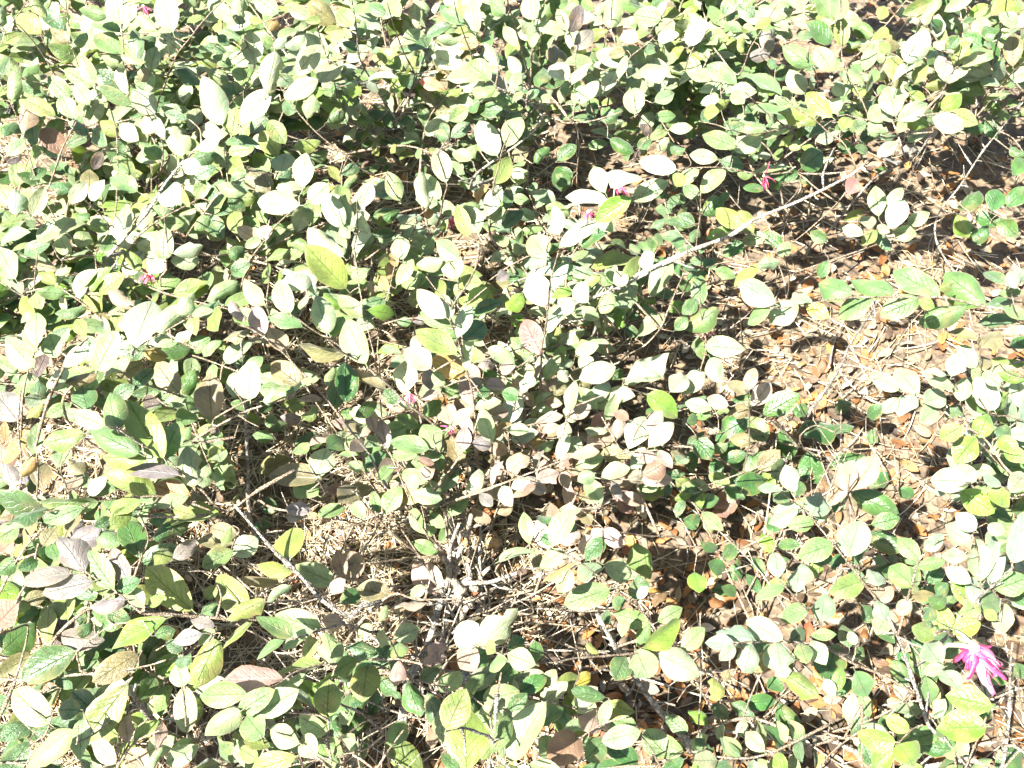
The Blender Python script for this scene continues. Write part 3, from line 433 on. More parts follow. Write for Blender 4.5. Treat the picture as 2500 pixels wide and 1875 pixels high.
def simple(name, col, rough, vary=.3, scale=90, objcol=False, trans=0):
    m, n, N, L = mat(name)
    tc = N.new('ShaderNodeTexCoord'); f = nz(n, scale, 3, tc.outputs['Object'])
    base = col
    if objcol:
        oi = N.new('ShaderNodeObjectInfo'); base = oi.outputs['Color']
    c = mix(n, 1.0, base, ramp(n, f, (.3, 1 - vary), (.7, 1 + vary)), 'MULTIPLY')
    p = N.new('ShaderNodeBsdfPrincipled'); L.new(c, p.inputs['Base Color']); p.inputs['Roughness'].default_value = rough
    o = N.new('ShaderNodeOutputMaterial')
    if trans:
        t = N.new('ShaderNodeBsdfTranslucent'); L.new(c, t.inputs[0])
        ms = N.new('ShaderNodeMixShader'); ms.inputs[0].default_value = trans
        L.new(p.outputs[0], ms.inputs[1]); L.new(t.outputs[0], ms.inputs[2]); L.new(ms.outputs[0], o.inputs[0])
    else: L.new(p.outputs[0], o.inputs[0])
    return m
M_PETAL = simple('pink_petal', (.60, .075, .20), .5, .35, 260, objcol=True, trans=.3)
M_CALYX = simple('pale_calyx', (.42, .40, .30), .7, .2, 300)
M_INSECT = simple('black_insect', (.015, .014, .013), .35, .3, 900)
M_WING = simple('smoky_wing', (.05, .045, .04), .25, .3, 500)
M_NUT = simple('tan_nut', (.36, .21, .09), .4, .25, 200)

def attr_material(name, rough, trans=0):          # colour of each piece comes with its mesh
    m, n, N, L = mat(name)
    at_ = N.new('ShaderNodeAttribute'); at_.attribute_name = 'tint'
    tc = N.new('ShaderNodeTexCoord'); f = nz(n, 260, 3, tc.outputs['Object'])
    c = mix(n, 1.0, at_.outputs[0], ramp(n, f, (.3, .72), (.7, 1.25)), 'MULTIPLY')
    p = N.new('ShaderNodeBsdfPrincipled'); L.new(c, p.inputs['Base Color']); p.inputs['Roughness'].default_value = rough
    p.inputs['Specular IOR Level'].default_value = .3
    L.new(bump(n, f, .5, .001), p.inputs['Normal'])
    o = N.new('ShaderNodeOutputMaterial'); L.new(p.outputs[0], o.inputs[0])
    return m
M_STRAW = attr_material('dry_straw', .65)
M_CHIP = attr_material('dry_fragments', .7)

def ground_material():
    m, n, N, L = mat('mulch_soil')
    tc = N.new('ShaderNodeTexCoord')
    big = nz(n, 7, 3, tc.outputs['Object']); med = nz(n, 55, 5, tc.outputs['Object'], .65); sm = nz(n, 380, 3, tc.outputs['Object'])
    vo = N.new('ShaderNodeTexVoronoi'); vo.inputs['Scale'].default_value = 95; L.new(tc.outputs['Object'], vo.inputs['Vector'])
    vs = N.new('ShaderNodeSeparateColor'); L.new(vo.outputs['Color'], vs.inputs[0])
    chips = ramp(n, vs.outputs[0], (0, (.045, .030, .018)), (.35, (.10, .07, .042)), (.7, (.17, .128, .078)), (1, (.20, .10, .04)))
    soil = ramp(n, med, (.35, (.032, .022, .014)), (.65, (.09, .064, .04)))
    c = mix(n, ramp(n, big, (.35, .25), (.65, .7)), soil, chips)
    c = mix(n, 1.0, c, ramp(n, sm, (.3, .7), (.7, 1.3)), 'MULTIPLY')
    p = N.new('ShaderNodeBsdfPrincipled'); L.new(c, p.inputs['Base Color']); p.inputs['Roughness'].default_value = .9
    L.new(bump(n, mth(n, 'ADD', med, mth(n, 'MULTIPLY', vo.outputs['Distance'], .8)), 1.0, .006), p.inputs['Normal'])
    o = N.new('ShaderNodeOutputMaterial'); L.new(p.outputs[0], o.inputs[0])
    return m
M_GROUND = ground_material()

# ------------------------------------------------------------------ helpers
def new_mesh(name, verts, faces, m=None, smooth=True, uvs=None, tints=None):
    me = bpy.data.meshes.new(name); me.from_pydata(verts, [], faces)
    if smooth: me.polygons.foreach_set('use_smooth', [True] * len(me.polygons))
    if uvs is not None:
        lay = me.uv_layers.new(name='UVMap')
        li = [0] * len(me.loops); me.loops.foreach_get('vertex_index', li)
        flat = []
        for i in li: flat += uvs[i]
        lay.data.foreach_set('uv', flat)
    if tints is not None:
        at_ = me.color_attributes.new('tint', 'FLOAT_COLOR', 'POINT')
        flat = []
        for t in tints: flat += (t[0], t[1], t[2], 1.0)
        at_.data.foreach_set('color', flat)
    if m: me.materials.append(m)
    me.update(); return me
def link(name, me, parent=None, matrix=None):
    o = bpy.data.objects.new(name, me); C.objects.link(o)
    if matrix is not None: o.matrix_world = matrix
    if parent is not None: put_under(o, parent)
    return o
def put_under(o, parent):
    o.parent = parent
def tag(o, label, cat, group=None, kind=None):
    o['label'] = label; o['category'] = cat
    if group: o['group'] = group
    if kind: o['kind'] = kind
    return o

class Tubes:
    """tubes along smoothed paths, collected into one mesh"""
    def __init__(s): s.v, s.f, s.m = [], [], []
    def tube(s, pts, r0, r1, sides=6, knob=.14, node=.0, cap=True, mi=0, taper=1.0):
        pts = smooth_path(pts, max(.008, min(.03, r0 * 5)))
        n = len(pts); base = len(s.v); ref = Vector((.31, .52, .8)).normalized()
        run = 0
        for i, p in enumerate(pts):
            t = (pts[min(i + 1, n - 1)] - pts[max(i - 1, 0)]).normalized()
            a = t.cross(ref)
            if a.length < 1e-3: a = t.cross(Vector((1, 0, 0)))
            a.normalize(); b = t.cross(a)
            k = i / max(1, n - 1)
            r = r0 + (r1 - r0) * k ** taper
            r *= 1 + knob * (rnd.random() - .5) * 2
            if node and rnd.random() < node: r *= 1.45
            for j in range(sides):
                an = 2 * math.pi * j / sides
                rr = r * (1 + knob * .5 * (rnd.random() - .5))
                s.v.append(p + a * (math.cos(an) * rr) + b * (math.sin(an) * rr))
        for i in range(n - 1):
            for j in range(sides):
                q = base + i * sides; j2 = (j + 1) % sides
                s.f.append((q + j, q + j2, q + sides + j2, q + sides + j)); s.m.append(mi)
        if cap:
            s.f.append(tuple(base + j for j in reversed(range(sides)))); s.m.append(mi)
            s.f.append(tuple(base + (n - 1) * sides + j for j in range(sides))); s.m.append(mi)
    def build(s, name, mats, parent=None, origin=Vector((0, 0, 0))):
        me = new_mesh(name, [v - origin for v in s.v], s.f)
        for m in (mats if isinstance(mats, (list, tuple)) else [mats]): me.materials.append(m)
        me.polygons.foreach_set('material_index', s.m)
        o = link(name, me); o.location = origin
        if parent is not None:
            o.parent = parent; o.location = origin - parent.location
        return o

def smooth_path(pts, step):
    if len(pts) < 2: return pts
    out = []
    P = [pts[0] * 2 - pts[1]] + list(pts) + [pts[-1] * 2 - pts[-2]]
    for i in range(1, len(P) - 2):
        a, b, c, d = P[i - 1], P[i], P[i + 1], P[i + 2]
        k = max(1, min(14, int((c - b).length / step)))
        for q in range(k):
            t = q / k
            out.append(.5 * ((2 * b) + (c - a) * t + (2 * a - 5 * b + 4 * c - d) * t * t + (3 * b - a - 3 * c + d) * t ** 3))
    out.append(pts[-1]); return out

# ------------------------------------------------------------------ leaf shapes (length 1 along +Y, width 1, upper face +Z)
ROWS = (0, .05, .14, .27, .42, .57, .71, .83, .92, 1.0)
def leaf_shape(p, q, fold, curl, wave, twist, bite=0, seed=0, roll=0.0, tip=.0):
    g = random.Random(seed); v, f, uv = [], [], []
    us = (-1, -.52, 0, .52, 1)
    mx = max(math.sin(math.pi * (t / 100) ** p) ** q for t in range(1, 100))
    bites = [(g.choice((-1, 1)), g.randint(3, 7), g.uniform(.25, .6)) for _ in range(bite)]
    for i, t in enumerate(ROWS):
        wd = .5 * (max(0, math.sin(math.pi * t ** p)) ** q) / mx
        if t > .75: wd *= 1 - tip * ((t - .75) / .25) ** 1.5
        wd *= 1 + .03 * (g.random() - .5)
        for u in us:
            ww = wd
            for (sd_, rr, am) in bites:
                if u * sd_ > .9 and i == rr: ww *= 1 - am
                elif u * sd_ > .4 and i == rr: ww *= 1 - am * .7
            x = u * ww; au = abs(u)
            z = au * wd * math.tan(fold) * (1 - .25 * au) - curl * t * t + wave * math.sin(t * 9 + (1.6 if u > 0 else 0) + seed) * au * wd
            z -= roll * (au ** 3) * wd
            x2 = x * math.cos(twist * t) - z * math.sin(twist * t); z2 = x * math.sin(twist * t) + z * math.cos(twist * t)
            v.append((x2, t - .12 * curl * t, z2)); uv.append((.5 + .5 * u, t))
    for i in range(len(ROWS) - 1):
        for j in range(4):
            a = i * 5 + j; f.append((a, a + 1, a + 6, a + 5))
    b = len(v)                                                   # short stalk
    for y, z, r in ((-.11, -.02, .016), (.06, .004, .013)):
        for k in range(3):
            an = 2.1 * k; v.append((math.cos(an) * r * 1.8, y, z + math.sin(an) * r)); uv.append((.5, .02))
    for k in range(3):
        k2 = (k + 1) % 3; f.append((b + k, b + k2, b + 3 + k2, b + 3 + k))
    return v, f, uv
SHAPES = []
gs = random.Random(3)
for i in range(24):
    odd = i >= 17
    SHAPES.append(leaf_shape(gs.uniform(.78, 1.10), gs.uniform(.58, .80), R(gs.uniform(8, 34)), gs.uniform(-.08, .30) + (.15 if odd else 0), gs.uniform(.02, .16) + (.12 if odd else 0),
                             gs.uniform(-.4, .4) * (1.8 if odd else 1), gs.choice((1, 2, 3)) if odd and i % 2 else 0, i, gs.uniform(0, .3) + (.5 if odd else 0), gs.uniform(0.05, .40)))
LEAF_ME = [new_mesh('leaf', v, f, M_LEAF, True, uv) for v, f, uv in SHAPES]
GLOSS_ME = [new_mesh('leaf', v, f, M_GLOSS, True, uv) for v, f, uv in SHAPES]
DRY_ME = [new_mesh('leaf', v, f, M_DRY, True, uv) for v, f, uv in SHAPES]
COL = {'W': (.190, .224, .138), 'p': (.136, .182, .084), 's': (.128, .180, .106), 'g': (.078, .130, .040), 't': (.044, .084, .028), 'G': (.029, .074, .015),  # W and the dark t, G, k, b carry some sun and shade as colour
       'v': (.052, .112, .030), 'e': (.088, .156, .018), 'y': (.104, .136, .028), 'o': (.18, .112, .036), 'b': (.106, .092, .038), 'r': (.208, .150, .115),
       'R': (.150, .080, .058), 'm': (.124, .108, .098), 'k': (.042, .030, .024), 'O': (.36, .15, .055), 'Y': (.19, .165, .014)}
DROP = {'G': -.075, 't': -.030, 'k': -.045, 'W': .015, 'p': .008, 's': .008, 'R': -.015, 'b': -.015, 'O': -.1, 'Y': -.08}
def leaf_matrix(p, x, y, n, W, L):
    S = (W + L) * .5
    return Matrix(((x.x * W, y.x * L, n.x * S, p.x), (x.y * W, y.y * L, n.y * S, p.y), (x.z * W, y.z * L, n.z * S, p.z), (0, 0, 0, 1)))
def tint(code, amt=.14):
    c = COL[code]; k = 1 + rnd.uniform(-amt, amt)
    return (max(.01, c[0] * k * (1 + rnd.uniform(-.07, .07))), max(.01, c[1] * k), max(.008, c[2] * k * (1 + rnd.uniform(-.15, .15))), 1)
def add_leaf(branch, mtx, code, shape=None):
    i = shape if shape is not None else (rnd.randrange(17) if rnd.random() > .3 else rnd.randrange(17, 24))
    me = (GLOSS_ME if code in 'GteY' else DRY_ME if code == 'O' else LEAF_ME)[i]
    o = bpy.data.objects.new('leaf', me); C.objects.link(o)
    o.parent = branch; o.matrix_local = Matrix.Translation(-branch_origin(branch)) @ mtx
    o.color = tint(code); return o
def branch_origin(b): return b['_o_'] if False else ORIGIN[b.name]
ORIGIN = {}

# ------------------------------------------------------------------ the ground
V, F = [], []
n0 = 120
xs = [-40, -12, -5, -2.5] + [-1.6 + 3.2 * i / n0 for i in range(n0 + 1)] + [2.5, 5, 12, 40]
ys = [-40, -10, -3, -.5] + [-.1 + 3.6 * i / n0 for i in range(n0 + 1)] + [5, 9, 18, 45]
def gz(x, y):
    k = 1 if (-1.7 < x < 1.7 and -.2 < y < 3.6) else 0
    return k * (.014 * mnoise.noise(Vector((x * 4, y * 4, .3))) + .010 * mnoise.noise(Vector((x * 17, y * 17, 5))) + .004 * mnoise.noise(Vector((x * 45, y * 45, 9)))) - .004
for y in ys:
    for x in xs: V.append((x, y, gz(x, y)))
nx = len(xs)
for j in range(len(ys) - 1):
    for i in range(nx - 1):
        a = j * nx + i; F.append((a, a + 1, a + nx + 1, a + nx))
g = link('ground', new_mesh('ground', V, F, M_GROUND)); g['kind'] = 'structure'
g['label'] = 'brown mulch and soil under the shrubs'; g['category'] = 'ground'

# ------------------------------------------------------------------ the shrubs
ROOT = {1: (300, 1640), 2: (600, 1290), 3: (350, 700), 4: (1105, 1500), 5: (965, 1800), 6: (2230, 2060), 7: (2680, 1080), 8: (1480, 880),
        9: (1950, 600), 10: (1250, 500), 11: (300, 330), 12: (2420, 330), 13: (1960, 1330), 14: (1830, 110)}
LABEL = {1: ('shrub with grey mauve and dark green leaves over the straw at the lower left corner', 'green'),
         2: ('shrub with thin upright grey trunk and big yellow green leaves above the open straw', ''),
         3: ('dense pale shrub with a long white slanting stem and a pink bloom low down', ''),
         4: ('shrub with a gnarled pale cut crown and reddish bronze leaves in the middle', ''),
         5: ('shrub with a thick grey trunk and large upright yellow green leaves at the bottom edge', ''),
         6: ('silvery green shrub with forked grey brown stem and one large magenta flower', ''),
         7: ('shrub reaching in from the edge with a straight row of paired silvery leaves', ''),
         8: ('shrub with a thick white slanting branch and pale leaves beside three small pink blooms', ''),
         9: ('shrub with overlapping sage and yellow leaves above the upper end of the white branch', ''),
         10: ('shrub with a sage leaf rosette and dark plum coloured leaves on a bare brown stem', ''),
         11: ('dense sunlit shrub of small pale and yellow leaves filling the upper left corner', ''),
         12: ('loose shrub with round yellow and dark leaves on pale twigs in the upper right corner', ''),
         13: ('low shrub of dark glossy leaves in the shade beside the bare brown mulch', ''),
         14: ('shrub of pale grey leaves at the top edge behind the white branch', '')}
SHRUB = {}
for k, (px, py) in ROOT.items():
    p = at(px, py, 0)
    o = bpy.data.objects.new('shrub', None); C.objects.link(o); o.location = p; o.empty_display_size = .05
    tag(o, LABEL[k][0], 'shrub', 'shrubs growing together in the bed'); SHRUB[k] = o
SP = {k: [(at(*ROOT[k], 0) + Vector((0, 0, .01)), .006)] for k in ROOT}      # points a new stem may grow from: (place, radius)
TR = []                                                                     # every traced branch: dict
NLEAF = {k: 0 for k in ROOT}
LEAF_LIMIT = 300
def grow_from(k, start, tan, r):
    """the points that join a stem's first point to the shrub: to a stem close by, else to the root"""
    best, bd = None, 1e9
    for q, rr in SP[k][1:]:
        d = (q - start).length
        if d < bd and q.z < start.z + .03: best, bd = q, d
    if best is not None and bd < .09: 
        return [best, best.lerp(start, .5) + Vector((rnd.uniform(-.004, .004), rnd.uniform(-.004, .004), 0))] if bd > .01 else [best]
    root = SP[k][0][0] + Vector((rnd.uniform(-.05, .05), rnd.uniform(-.05, .05), -.015))
    if start.z < .09:                                                        # a low stem comes out of the litter close by
        return [start - Vector((tan.x, tan.y, 0)) * .03 - Vector((0, 0, start.z + .015))]
    c1 = start - tan * .07 - Vector((0, 0, .04)); c2 = root + Vector((0, 0, .10)) + (start - root) * .12
    pts = []
    for i in range(6):
        t = i / 6
        pts.append((1 - t) ** 3 * root + 3 * (1 - t) ** 2 * t * c2 + 3 * (1 - t) * t * t * c1 + t ** 3 * start)
    return pts

def traced(data):
    leaves, cur = [], None
    for line in data.strip().splitlines():
        line = line.strip()
        if not line or line[0] == '#': continue
        if line[0] == '@': cur = TILE[line[1]]; continue
        if line[0] == 'b':
            a, b = line[1:].split(';'); k, h0, h1, r = a.split(); k = int(k); h0 = float(h0) / 100; h1 = float(h1) / 100; r = float(r) / 1000 * .82
            q = [float(x) for x in b.split()]
            pix = [(cur[0] + q[i] * K, cur[1] + q[i + 1] * K) for i in range(0, len(q), 2)]
            ln = [0]
            for i in range(1, len(pix)): ln.append(ln[-1] + math.dist(pix[i], pix[i - 1]))
            pts = [at(x, y, h0 + (h1 - h0) * s / ln[-1]) for (x, y), s in zip(pix, ln)]
            TR.append(dict(k=k, pts=pts, pix=pix, r=r, leaves=[], tile=cur))
        if line[0] == 'l':
            for s in line[1:].split('/'):
                t = s.split(); a = [float(x) for x in t[:5]]
                leaves.append((cur[0] + a[0] * K, cur[1] + a[1] * K, cur[0] + a[2] * K, cur[1] + a[3] * K, a[4] * K, 's' if t[5] == 'p' and cur[0] > 1600 and cur[1] > 600 else t[5]))
    for b in TR:                                                             # dense samples for the nearest-stem search
        s = []
        P = smooth_path(b['pts'], .012)
        for i, p in enumerate(P): s.append((*to_px(p), p))
        b['s'] = s
    for lf in leaves:
        best = None
        for b in TR:
            for (x, y, p) in b['s']:
                d = math.hypot(x - lf[0], y - lf[1])
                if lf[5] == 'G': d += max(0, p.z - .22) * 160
                if best is None or d < best[0]: best = (d, b, p)
        best[1]['leaves'].append((lf, best[2], best[0]))

def leaf_pose(lf, P, code, face):
    bx, by, tx, ty, w = lf[:5]
    z = depth(P); dx, dy = tx - bx, ty - by
    l = math.hypot(dx, dy) * z / FPX; w = w * z / FPX
    n0 = -ray((bx + tx) / 2, (by + ty) / 2).normalized()
    e1 = (RIGHT * dx - UP * dy).normalized(); e1 = (e1 - n0 * e1.dot(n0)).normalized()
    e2 = e1.cross(n0).normalized()                     # x, y, n right-handed: x = y cross n
    ratio = w / max(l, 1e-5); best = None
    for q in range(18):
        a = rnd.uniform(-28, 28); b = rnd.uniform(-26, 26)
        if ratio < .40:
            a = math.degrees(math.acos(min(1, max(.3, w / (.5 * l))))) * rnd.choice((-1, 1)) + rnd.uniform(-5, 5)
        elif ratio > .72:
            b = math.degrees(math.acos(min(1, max(.42, l * .62 / w)))) * rnd.choice((-1, 1)) + rnd.uniform(-5, 5)
        a, b = R(a), R(b)
        y = e1 * math.cos(b) + n0 * math.sin(b); n = n0 * math.cos(b) - e1 * math.sin(b)
        x = e2 * math.cos(a) + n * math.sin(a); nn = n * math.cos(a) - e2 * math.sin(a)
        ns = nn.dot(SUN); sco = rnd.random() * .35
        sco += nn.dot(face) * 2.2
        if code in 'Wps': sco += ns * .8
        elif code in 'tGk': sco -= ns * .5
        if nn.z < .05: sco -= 1.2
        if best is None or sco > best[0]: best = (sco, x, y, nn, w / max(.35, math.cos(a)), l / max(.4, math.cos(b)))
    _, x, y, n, W, L = best
    return x, y, n, W * 1.10, L * 1.02

def build_branch(k, b_pts, r, leaves, shoot):
    tb = Tubes(); root = SHRUB[k]
    tan = (b_pts[1] - b_pts[0]).normalized()
    pre = grow_from(k, b_pts[0], tan, r)
    pts = pre + list(b_pts)
    jit = [p + Vector((rnd.uniform(-1, 1), rnd.uniform(-1, 1), rnd.uniform(-1, 1))) * .0012 for p in pts]
    tb.tube(jit, r * (1.15 if len(pre) > 2 else 1), max(.0007, r * .42), 8 if r > .002 else 5, .13, .14)
    if r > .0017:                                                            # spurs and broken side twigs of older wood
        P = smooth_path(jit, .012)
        for i in range(2, len(P) - 1):
            if rnd.random() < .38:
                tt = (P[i + 1] - P[i]).normalized(); sd = tt.cross(Vector((rnd.gauss(0, 1), rnd.gauss(0, 1), rnd.gauss(0, 1)))).normalized()
                ln = rnd.choice((.004, .006, .006, .011, .02, .035)) ; e = P[i] + sd * (r + ln) + tt * ln * rnd.uniform(.1, .9)
                tb.tube([P[i], P[i] + sd * (r + ln * .4) + tt * ln * .2, e], min(r * .5, .0013), min(r * .3, .0009), 4, .2, .2)
    for p in smooth_path(jit, .02): SP[k].append((p, r * .6))
    return tb, pts

def finish_branch(k, tb, mats):
    o = tb.build('branch', mats, SHRUB[k], tb.origin)
    ORIGIN[o.name] = tb.origin
    return o

def side_twig(tb, a, b, r, mi):
    m = a.lerp(b, .5) + Vector((rnd.uniform(-1, 1), rnd.uniform(-1, 1), rnd.uniform(-.2, 1))) * (a - b).length * .10
    tb.tube([a, m, b], r, max(.0005, r * .6), 4, .1, .05, False, mi)

def clad(k, tb, o_leaves, mats):
    """link the branch, then its leaves: (matrix, code)"""
    o = finish_branch(k, tb, mats)
    for mtx, code in o_leaves:
        if NLEAF[k] < LEAF_LIMIT: add_leaf(o, mtx, code); NLEAF[k] += 1
        else: SPARE[k].append((mtx, code))
    return o
SPARE = {k: [] for k in ROOT}

traced(DATA)
TR.sort(key=lambda b: b['pts'][0].z + (0 if b['r'] > .003 else .2))
for b in TR:
    k, r = b['k'], b['r']
    tb, pts = build_branch(k, b['pts'], r, b['leaves'], False)
    tb.origin = pts[0].copy(); out = []
    face = (SUN * .45 + Vector((0, 0, .35)) + (EYE - pts[-1]).normalized() * .6 + Vector((rnd.gauss(0, .22), rnd.gauss(0, .22), rnd.gauss(0, .12)))).normalized()
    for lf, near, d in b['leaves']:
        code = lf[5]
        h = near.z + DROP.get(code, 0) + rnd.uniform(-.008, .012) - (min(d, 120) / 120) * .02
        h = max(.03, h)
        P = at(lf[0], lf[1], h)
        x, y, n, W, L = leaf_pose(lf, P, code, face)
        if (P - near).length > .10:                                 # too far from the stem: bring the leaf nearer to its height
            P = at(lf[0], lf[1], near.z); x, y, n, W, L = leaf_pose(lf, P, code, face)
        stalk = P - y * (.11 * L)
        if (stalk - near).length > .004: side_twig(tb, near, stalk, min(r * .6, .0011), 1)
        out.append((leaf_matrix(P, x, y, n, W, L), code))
    clad(k, tb, out, [M_BARK if r > .0019 else M_SHOOT, M_SHOOT])
# ------------------------------------------------------------------ shoots that fill the shrubs behind the traced ones
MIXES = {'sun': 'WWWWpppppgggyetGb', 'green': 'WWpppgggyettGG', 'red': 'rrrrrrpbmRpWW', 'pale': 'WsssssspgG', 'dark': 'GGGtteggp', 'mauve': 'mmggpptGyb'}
FILL = [(-250, -330, 1250, -20, 44, 24, 44, 11, 'sun', 45), (1250, -330, 2650, -20, 40, 24, 44, 14, 'sun', 44),
    # region in photo px, shoots, heights in cm, shrub, mix, leaf length in mm
    (-250, -120, 480, 330, 46, 22, 46, 11, 'sun', 45), (420, -120, 900, 200, 24, 22, 46, 11, 'sun', 45),
    (-250, 300, 330, 640, 26, 16, 40, 3, 'green', 41), (330, 180, 830, 560, 30, 16, 40, 3, 'sun', 42),
    (800, -120, 1350, 230, 34, 22, 46, 10, 'sun', 44), (850, 220, 1350, 420, 17, 14, 34, 10, 'green', 31),
    (1300, -120, 1800, 230, 34, 22, 44, 14, 'sun', 44), (1350, 180, 1720, 380, 14, 16, 34, 14, 'green', 31),
    (1700, -120, 2050, 130, 16, 22, 42, 14, 'sun', 44), (1980, -120, 2650, 210, 28, 18, 42, 12, 'sun', 42),
    (1720, 120, 2200, 330, 14, 18, 36, 9, 'green', 32), (2250, 180, 2700, 330, 6, 12, 30, 12, 'dark', 32),
    (-260, 620, 300, 1050, 26, 14, 38, 2, 'green', 38), (280, 640, 600, 900, 8, 12, 26, 2, 'dark', 32),
    (-260, 1050, 420, 1500, 18, 12, 32, 1, 'mauve', 39), (-260, 1500, 500, 1980, 12, 10, 30, 1, 'green', 40),
    (480, 1500, 900, 1980, 6, 10, 26, 5, 'green', 38), (900, 1700, 1500, 2020, 5, 10, 24, 5, 'green', 38),
    (1180, 900, 1640, 1200, 9, 14, 30, 4, 'red', 33), (820, 760, 1130, 1240, 9, 14, 30, 4, 'red', 35), (1130, 640, 1500, 960, 8, 18, 34, 8, 'sun', 38), (440, 900, 820, 1240, 6, 14, 30, 2, 'sun', 38), (560, 480, 1180, 780, 12, 18, 38, 3, 'sun', 42),
    (1000, 420, 1500, 640, 10, 14, 32, 8, 'pale', 36), (1500, 420, 1760, 700, 6, 8, 22, 8, 'dark', 29),
    (1660, 950, 1980, 1250, 6, 6, 16, 13, 'dark', 30), (2300, 900, 2650, 1200, 9, 14, 34, 7, 'pale', 36),
    (2330, 1180, 2700, 1600, 8, 12, 34, 7, 'pale', 37), (2150, 1600, 2600, 2000, 5, 8, 20, 6, 'green', 33),
    (2050, 1260, 2300, 1500, 3, 6, 18, 6, 'dark', 30), (1500, 1760, 1780, 2000, 4, 8, 18, 6, 'green', 32)]
def filler(region, fill_rnd):
    global rnd
    x0, y0, x1, y1, cnt, h0, h1, k, mixn, ll = region
    for _ in range(cnt):
        px, py = rnd.uniform(x0, x1), rnd.uniform(y0, y1)
        h = rnd.uniform(h0, h1 * .86) / 100
        tip = at(px, py, h)
        best, bd = None, 1e9
        for q, rr in SP[k]:
            d = (q - tip).length
            if q.z < tip.z - .02 and abs(d - .17) < bd: best, bd = q, abs(d - .17)
        if best is None or bd > .15:
            best = Vector((tip.x + rnd.uniform(-.1, .1), tip.y + rnd.uniform(-.1, .1), -.01))
        mid = best.lerp(tip, .5) + Vector((rnd.uniform(-.03, .03), rnd.uniform(-.03, .03), rnd.uniform(-.01, .03)))
        tb = Tubes(); tb.origin = best.copy(); r = rnd.uniform(.0010, .0017)
        P = smooth_path([best, mid, tip], .013)
        tb.tube([best, mid, tip], r * 1.3, r * .5, 5, .1, .06)
        for p in P[::2]: SP[k].append((p, r))
        out = []; n = len(P); s = 0; sgn = 1; span = 0.0; fam = rnd.sample(MIXES[mixn], 4); fx, fy = rnd.gauss(-.2, .3), rnd.gauss(-.42, .32)
        side = (tip - best).cross(Vector((rnd.uniform(-.4, .4), rnd.uniform(-.4, .4), 1))).normalized()
        for i in range(int(n * .28), n):
            span += (P[i] - P[i - 1]).length
            if span < .0125 and i < n - 1: continue
            span = 0; sgn = -sgn; t = (P[min(i + 1, n - 1)] - P[max(0, i - 1)]).normalized()
            y = (side * sgn * rnd.uniform(.7, 1) + t * rnd.uniform(.35, .9) + Vector((rnd.gauss(0, .17), rnd.gauss(0, .17), rnd.gauss(.05, .17)))).normalized()
            if i == n - 1: y = (t + Vector((rnd.gauss(0, .2), rnd.gauss(0, .2), rnd.gauss(0, .2)))).normalized()
            nn = Vector((fx + rnd.gauss(0, .2), fy + rnd.gauss(0, .2), .9)); nn = (nn - y * nn.dot(y)).normalized()
            L = ll / 1000 * rnd.uniform(.74, 1.14); W = L * rnd.uniform(.48, .66)
            Pl = P[i] + y * (.11 * L)
            out.append((leaf_matrix(Pl, y.cross(nn), y, nn, W, L), rnd.choice(fam)))
        clad(k, tb, out, [M_SHOOT, M_SHOOT])
for reg in FILL: filler(reg, rnd)

# leaves past the limit of a shrub: one joined part each
for k, items in SPARE.items():
    for codes in ('W', 'ps', 'gbrmv', 'yeo', 'tGkR'):
        part = [q for q in items if q[1] in codes]
        if not part: continue
        V, F, UV = [], [], []
        for mtx, code in part:
            v, f, uv = SHAPES[rnd.randrange(20)]; n0_ = len(V)
            V += [mtx @ Vector(q) - SHRUB[k].location for q in v]; F += [tuple(n0_ + i for i in q) for q in f]; UV += uv
        o = link('leaf', new_mesh('leaf', V, F, M_LEAF, True, UV)); o.parent = SHRUB[k]; o.color = tint(codes[0]); o['kind'] = 'stuff'

# bare dead twigs low inside the shrubs
for k in SHRUB:
    root = SHRUB[k].location
    for _ in range({4: 62, 8: 16, 13: 16, 5: 14, 2: 14, 6: 14}.get(k, 7)):
        a = rnd.uniform(0, 6.28); q = root + Vector((math.cos(a), math.sin(a), 0)) * rnd.uniform(.03, .26 if k in (4, 13, 6) else .20); q.z = rnd.uniform(-.005, .05)
        d = Vector((rnd.gauss(0, .8), rnd.gauss(0, .8), rnd.uniform(.25, .9))).normalized(); ln = rnd.uniform(.08, .22)
        tb = Tubes(); tb.origin = q.copy(); r = rnd.uniform(.0007, .0016)
        if q.z > .01: tb.tube([Vector((q.x - d.x * .03, q.y - d.y * .03, -.012)), q], r, r, 4)
        m1 = q + d * ln * .5 + Vector((rnd.uniform(-.02, .02), rnd.uniform(-.02, .02), 0)); e = q + d * ln
        tb.tube([q, m1, e], r, r * .5, 5, .15, .15)
        for _ in range(rnd.randint(1, 4)):
            s = q.lerp(e, rnd.uniform(.2, .9)); s = m1 if rnd.random() < .3 else s.lerp(m1, .6)
            tb.tube([s, s + (d + Vector((rnd.gauss(0, .8), rnd.gauss(0, .8), rnd.gauss(0, .5)))).normalized() * rnd.uniform(.02, .07)], r * .6, r * .35, 4, .15)
        o = tb.build('twig', [M_DEAD], SHRUB[k], tb.origin)

